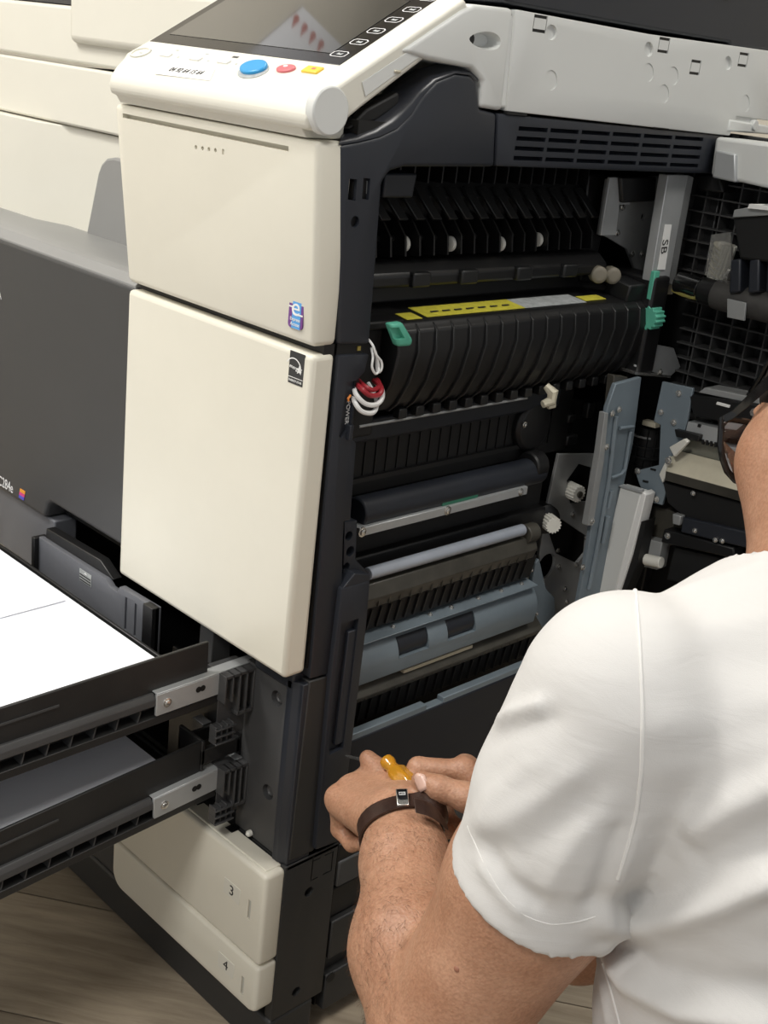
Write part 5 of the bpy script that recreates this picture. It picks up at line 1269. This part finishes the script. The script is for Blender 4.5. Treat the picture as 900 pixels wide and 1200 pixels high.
for L, amp, wd in FOLDS:
    pts = lay(L)
    if len(pts) < 2: continue
    pa_ = np.array(pts); lo_ = pa_.min(0) - 3*wd; hi_ = pa_.max(0) + 3*wd
    m = np.all((vs_ > lo_) & (vs_ < hi_), axis=1); ids = np.nonzero(m)[0]
    V_ = vs_[ids]; best = np.full(len(ids), 1e9); bt = np.zeros(len(ids))
    for i in range(len(pa_)-1):
        a_, d_ = pa_[i], pa_[i+1]-pa_[i]; l2 = d_ @ d_ + 1e-12
        t = np.clip(((V_-a_) @ d_)/l2, 0, 1); dd = np.linalg.norm(V_ - a_ - t[:, None]*d_, axis=1)
        up_i = dd < best; best[up_i] = dd[up_i]; bt[up_i] = ((i+t)/(len(pa_)-1))[up_i]
    fade = np.clip(np.minimum(bt, 1-bt)*5 + 0.35, 0, 1)
    disp[ids] += amp*np.exp(-(best/wd)**2)*fade
# fine soft wrinkles
rs = np.random.RandomState(4); wob = np.zeros(len(vs_))
for k in range(26):
    d_ = rs.normal(size=3); d_ /= np.linalg.norm(d_); d_ = d_*np.array([0.6, 0.6, 1.3]); wob += np.sin(vs_ @ d_ * rs.uniform(60, 230) + rs.uniform(0, 6.28)) / 26
disp += 0.0016*wob
gi = np.clip(np.round((vs_ - sh.lo)/sh.h).astype(int), 0, np.array(sh.g.shape)-1)
sgn = np.where(outer[gi[:,0], gi[:,1], gi[:,2]] > -0.0040, 1.0, -1.0)      # the lining moves with the outer face
vs2 = vs_ + NV*(disp*sgn)[:, None]
TSH = np_mesh('t_shirt', vs2, qs_, SHIRT, MAN); tag(TSH, 'white cotton t-shirt with folds under the arm')
bv = to_bvh(vs2, qs_)
def on_cloth(name, L, r, m_, parent, lift=0.0005):
    P_ = lay(L)
    if len(P_) < 3: print('no cloth under', name); return None
    P2 = [P_[0]] + [(P_[i-1] + P_[i]*2 + P_[i+1])/4 for i in range(1, len(P_)-1)] + [P_[-1]]
    d = (CAM - P2[len(P2)//2]).normalized()
    return MB().tube([p + d*lift for p in P2], r, 8).build(name, m_, parent)
on_cloth('armhole_seam', [(739, 668), (746, 700), (750, 760), (753, 830), (752, 900), (746, 950), (738, 985), (724, 1030)], 0.0016, SEAM, MAN, -0.0007)
on_cloth('hem_stitch', [(548, 968), (566, 1010), (588, 1048), (615, 1074), (645, 1084), (680, 1080), (698, 1074)], 0.0007, SEAM, MAN, -0.0004)
on_cloth('side_seam', [(706, 1128), (716, 1160), (726, 1198), (732, 1230)], 0.0011, SEAM, MAN, -0.0003)

# ---- trousers, shoes, hair
tr = Field((0.25, -0.25, -0.01), (1.05, 0.42, 0.45), 0.007)
for sg, kn in ((-1, KL), (1, KR)):
    hip = PEL + Vector((0.02, 0.085*sg, -0.03)); ank = Vector((0.80, kn.y*0.8 + 0.02, 0.065))
    tr.cone(hip, kn, 0.098, 0.070, 0.03).cone(kn, ank, 0.068, 0.050, 0.01)
tr.cone(PEL + Vector((0, -0.07, 0.04)), PEL + Vector((0, 0.07, 0.04)), 0.128, 0.128, 0.04)
tr.g = np.maximum(tr.g, -(tr.region(tr.lo, tr.lo + tr.h*tr.n)[1][2] + 0*tr.g - 0.001)).astype(np.float32)
vt, qt = tr.mesh('trousers', 2); np_mesh('trousers', vt, qt, JEANS, MAN)
for kn in (KL, KR):
    y = kn.y*0.8 + 0.02; s_ = Field((0.74, y-0.08, -0.01), (1.08, y+0.08, 0.16), 0.006)
    s_.cone((0.815, y, 0.085), (0.825, y, 0.05), 0.042, 0.046, 0.02).cone((0.825, y, 0.05), (0.93, y, 0.048), 0.044, 0.04, 0.02)
    s_.g = np.maximum(s_.g, -(s_.region(s_.lo, s_.lo + s_.h*s_.n)[1][2] + 0*s_.g - 0.001)).astype(np.float32)
    v_, q_ = s_.mesh('shoe', 2); np_mesh('shoe', v_, q_, BLACK, MAN)
hf = Field((0.15, -0.10, 0.66), (0.62, 0.36, 1.02), 0.0045)
hf.ell(HC + HU*0.026 - HF*0.016, HF, HS, HU, (0.099, 0.0795, 0.094), 0.0)
hp0 = HC + HU*0.045 + HF*0.055; hn0 = (HF*0.55 - HU*0.75).normalized()
hf.plane_cut(hp0 - HU*0.02, hn0)
v_, q_ = hf.mesh('hair', 2); np_mesh('hair', v_, q_, HAIR, MAN)
for sg in (-1, 1):
    e_ = HC + HU*0.004 + HF*0.0775 + HS*0.030*sg
    MB().ball(e_, 0.0105).build('eye', WHITEL, MAN); MB().ball(e_ + HF*0.0062, 0.0056).build('iris', HAIR, MAN)
    MB().tube([HC + HU*0.030 + HF*0.085 + HS*0.014*sg, HC + HU*0.036 + HF*0.083 + HS*0.030*sg, HC + HU*0.030 + HF*0.072 + HS*0.046*sg], 0.0036, 8).build('eyebrow', HAIR, MAN)
# thumb nail of the right hand and index nail of the left
bb = to_bvh(vb, qb)
def nail(u, v, du, dv, w, l):
    h_ = bb.ray_cast(CAM, ray(u, v).normalized())
    if h_[0] is None: return
    n = h_[1]; p = h_[0]
    if n.dot(FWD) > 0: n = -n
    ax = (RIGHT*du - UP*dv); ax = (ax - n*ax.dot(n)).normalized(); sx = n.cross(ax)
    m = MB(); rings = []
    for k in range(7):
        t = -1 + 2*k/6; rings.append([p + ax*(l*a_)*(1 if a_ < 0.6 else (1-0.35*t*t)) + sx*(w*t*(1 if abs(a_) < 0.9 else 0.85)) + n*(0.0012 - 0.0022*t*t) for a_ in (-0.9, -0.5, 0, 0.5, 1.0)])
    v_ = [q for r in rings for q in r]; f_ = [(i*5+j, i*5+j+1, (i+1)*5+j+1, (i+1)*5+j) for i in range(6) for j in range(4)]
    o = m.add(v_, f_).build('thumb_nail', mat('nail', (0.62, 0.40, 0.32), 0.3), MAN); 
    md = o.modifiers.new('thick', 'SOLIDIFY'); md.thickness = 0.0006
nail(493, 917, -0.55, -0.85, 0.0062, 0.0085)
# small mole on the upper arm
h_ = bb.ray_cast(CAM, ray(535, 1136).normalized())
if h_[0] is not None: MB().ball(h_[0] - h_[1]*0.0021, 0.0032, 14, 8).build('mole', mat('mole_brown', (0.30, 0.13, 0.08), 0.5), MAN)
# hair on the forearm: many fine strands, one mesh
hm = MB(); rs = random.Random(5); nb = 0
VN = normals(vb, qb)
arm_ids = [i for i in range(len(vb)) if True]
av = np.array([list(fb)]); 
d1 = np.linalg.norm(vb - np.array(fb)[None], axis=1); d2 = np.linalg.norm(vb - np.array(w2)[None], axis=1); d3_ = np.linalg.norm(vb - np.array(fb.lerp(ELB, 0.6))[None], axis=1)
cand = np.nonzero((np.minimum(np.minimum(d1, d2), d3_) < 0.062))[0]
for k in range(2600):
    i = int(cand[rs.randrange(len(cand))]); p = Vector(vb[i]); n = Vector(VN[i])
    if n.dot(CAM - p) < -0.2*(CAM-p).length: continue
    t = (-AX*0.6 + Vector((rs.gauss(0, .35), rs.gauss(0, .35), rs.gauss(0, .35)))); t = (t - n*t.dot(n)).normalized()
    L_ = rs.uniform(0.006, 0.013); w = n.cross(t)*0.00011
    a_ = p; b_ = p + t*L_*0.5 + n*L_*0.28; c_ = p + t*L_ + n*L_*0.33
    hm.add([a_-w, a_+w, b_+w*0.8, b_-w*0.8, c_], [(0, 1, 2, 3), (3, 2, 4)])
o = hm.build('forearm_hair', mat('body_hair', (0.10, 0.055, 0.03), 0.6), MAN, smooth=False); tag(o, kind='stuff')

# ================================================================ wristband, glasses, screwdriver
WB = empty('wristband', WRI, 'dark brown leather wristband with a square silver clasp on the left wrist', 'bracelet')
ARMC = WRI - AX*0.015; ring = []; U2 = AX.cross(SD).normalized()
def band(off, r0=0.0, n=36, tilt=0.22):
    out = []
    for k in range(n):
        t = 2*math.pi*k/n; d = SD*math.cos(t) + U2*math.sin(t)
        org = ARMC + AX*(off + tilt*0.03*math.cos(t) )
        far = org + d*0.12; h_ = bb.ray_cast(far, -d)
        p = h_[0] if h_[0] is not None else org + d*0.03
        rr = min((p - org).length, 0.037); out.append(org + d*(rr + 0.0016 + r0))
    sm = [(out[i-1] + out[i]*2 + out[(i+1) % n])/4 for i in range(n)]
    return sm
wd = 0.0095
MB().loft([band(-wd), band(-wd, 0.0022), band(0, 0.0034), band(wd, 0.0022), band(wd)], caps=False).build('leather_strap', mat('brown_leather', (0.035, 0.016, 0.011), 0.4, var=0.4, vscale=60, bump=0.3, bscale=250), WB)
def wb_pt(u, v):
    rr = band(0, 0.0034); best = min(rr, key=lambda p: ((p-CAM).dot(RIGHT)/(p-CAM).dot(FWD)*FPX+450-u)**2 + (600-(p-CAM).dot(UP)/(p-CAM).dot(FWD)*FPX-v)**2 + (0 if (p-ARMC).dot(FWD) < 0 else 1e6))
    return best
cp = wb_pt(470, 946); cn = (cp - ARMC); cn = (cn - AX*cn.dot(AX)).normalized(); cs = AX.cross(cn)
def clasp(a0, a1, s0, s1, h0, h1, nm, m_): return MB().hexa([cp + AX*a + cs*s + cn*h0 for a, s in ((a0, s0), (a1, s0), (a1, s1), (a0, s1))], [cp + AX*a + cs*s + cn*h1 for a, s in ((a0, s0), (a1, s0), (a1, s1), (a0, s1))]).build(nm, m_, WB, 0.0006)
clasp(-0.0085, 0.0105, -0.0052, 0.0052, -0.001, 0.0034, 'clasp', CHROME)
clasp(-0.0030, 0.0095, -0.0045, 0.0045, 0.0030, 0.0040, 'clasp_face', GLASSB)
sq = []
for (a0, a1, s0, s1) in [(0.0022, 0.0027, -0.0028, 0.0028), (0.0052, 0.0057, -0.0028, 0.0028), (0.0022, 0.0057, -0.0028, -0.0023), (0.0022, 0.0057, 0.0023, 0.0028), (0.0035, 0.0040, -0.0015, 0.0020)]:
    clasp(a0, a1, s0, s1, 0.0040, 0.0042, 'clasp_mark', PRINTW)
# loose strap end hanging off the wrist to the right
P_ = [dep(486, 944, 1.030), dep(502, 948, 1.032), dep(515, 957, 1.038), dep(525, 971, 1.048)]
lo_ = []; P_ = [P_[i].lerp(P_[i+1], t) if t else P_[i] for i in range(3) for t in (0, 0.33, 0.66)] + [P_[3]]
P_ = [P_[0]] + [(P_[i-1] + P_[i]*2 + P_[i+1])/4 for i in range(1, 9)] + [P_[9]]
for i, p in enumerate(P_):
    ww = [0.0082, 0.0082, 0.0082, 0.0081, 0.008, 0.0078, 0.0074, 0.0066, 0.005, 0.0022][i]; a_ = AX*ww; lo_.append([p - a_, p + a_, p + a_ + FWD*0.002, p - a_ + FWD*0.002])
MB().loft(lo_).build('strap_end', bpy.data.materials['brown_leather'], WB, 0.0005)
P_ = [dep(499, 960, 1.07), dep(509, 975, 1.08), dep(514, 990, 1.09), dep(512, 1004, 1.10)]
MB().loft([[p - SD*0.006, p + SD*0.006, p + SD*0.006 + FWD*0.002, p - SD*0.006 + FWD*0.002] for p in P_]).build('strap_end', BLACK, WB, 0.0005)

GL = empty('eyeglasses', dep(850, 492, 0.92), 'black framed eyeglasses worn by the kneeling man', 'glasses')
gd = 0.925
def gtube(L, r, name, m_, flat=1.0): return MB().tube([dep(u, v, d) for u, v, d in L], r, 10).build(name, m_, GL)
GB = mat('glossy_black', (0.008,)*3, 0.12)
tp = [(846, 492, .935), (858, 486, .930), (872, 474, .92), (888, 459, .905), (910, 440, .885), (950, 412, .855)]
rings_ = []
for i, (u, v, d) in enumerate(tp):
    c_ = dep(u, v, d); hh = [0.0032, 0.0036, 0.0042, 0.0052, 0.0056, 0.004][i]; ax = (UP*0.8 + RIGHT*0.55).normalized()
    ax = (UP*0.85 - RIGHT*0.0).normalized(); rings_.append([c_ - ax*hh - FWD*0.0013, c_ + ax*hh - FWD*0.0013, c_ + ax*hh + FWD*0.0013, c_ - ax*hh + FWD*0.0013])
MB().loft(rings_).build('temple', GB, GL, 0.0006)
rim = [(846, 492, .935), (845, 505, .935), (844, 520, .936), (847, 538, .938), (852, 552, .940), (862, 563, .944), (876, 566, .955), (892, 558, .965), (900, 530, .97), (895, 505, .965), (875, 494, .952), (856, 491, .942), (846, 492, .935)]
gtube(rim, 0.0026, 'rim', GB)
cc = Vector((0, 0, 0)); Rm_ = [dep(u, v, d) for u, v, d in rim[:-1]]
MB().extr(Rm_, FWD*0.0012).build('lens', mat('lens_glass', (0.95, 0.96, 1.0), 0.02, trans=1.0), GL, smooth=False)
MB().hexa(*[[dep(u, v, .9325) + FWD*o_ for u, v in [(838+10, 495), (849, 495.5), (864, 486.5), (863, 485)]] for o_ in (0, 0.001)]).build('hinge_inlay', CHROME, GL)
rim2 = [dep(u, v, d) + RIGHT*0.060 + FWD*0.034 - UP*0.004 for u, v, d in rim]
MB().tube(rim2, 0.0026, 10).build('rim', GB, GL)
MB().tube([dep(898, 520, .967), dep(903, 520, .972), rim2[2] ], 0.0024, 8).build('bridge', GB, GL)

SD_ = empty('screwdriver', dep(468, 908, 1.12), 'screwdriver with a translucent amber handle held between both hands', 'screwdriver')
s0 = at(406, 886, 0, 0.008); h0 = dep(451, 889, 1.145); h1 = dep(490, 937, 1.105)
hd = (h1 - h0); hl = hd.length; hd.normalize()
AMB = mat('amber_plastic', (0.85, 0.42, 0.03), 0.15, trans=0.55, coat=0.4)
MB().cyl(s0, h0 + hd*0.012, 0.0016, n=10).build('shaft', CHROME, SD_)
prof = [(0, 0.004), (0.002, 0.0065), (hl*0.12, 0.0075), (hl*0.2, 0.0060), (hl*0.27, 0.0062), (hl*0.36, 0.0098), (hl*0.62, 0.0112), (hl*0.86, 0.0108), (hl*0.96, 0.0085), (hl, 0.003)]
a_ = hd.orthogonal().normalized(); b__ = hd.cross(a_); rr_ = []
for t, r in prof:
    rr_.append([h0 + hd*t + (a_*math.cos(2*math.pi*k/36) + b__*math.sin(2*math.pi*k/36))*(r*(1 + (0.07 if (t > hl*0.3 and t < hl*0.9) else 0)*math.cos(6*2*math.pi*k/36))) for k in range(36)])
MB().loft(rr_).build('handle', AMB, SD_)
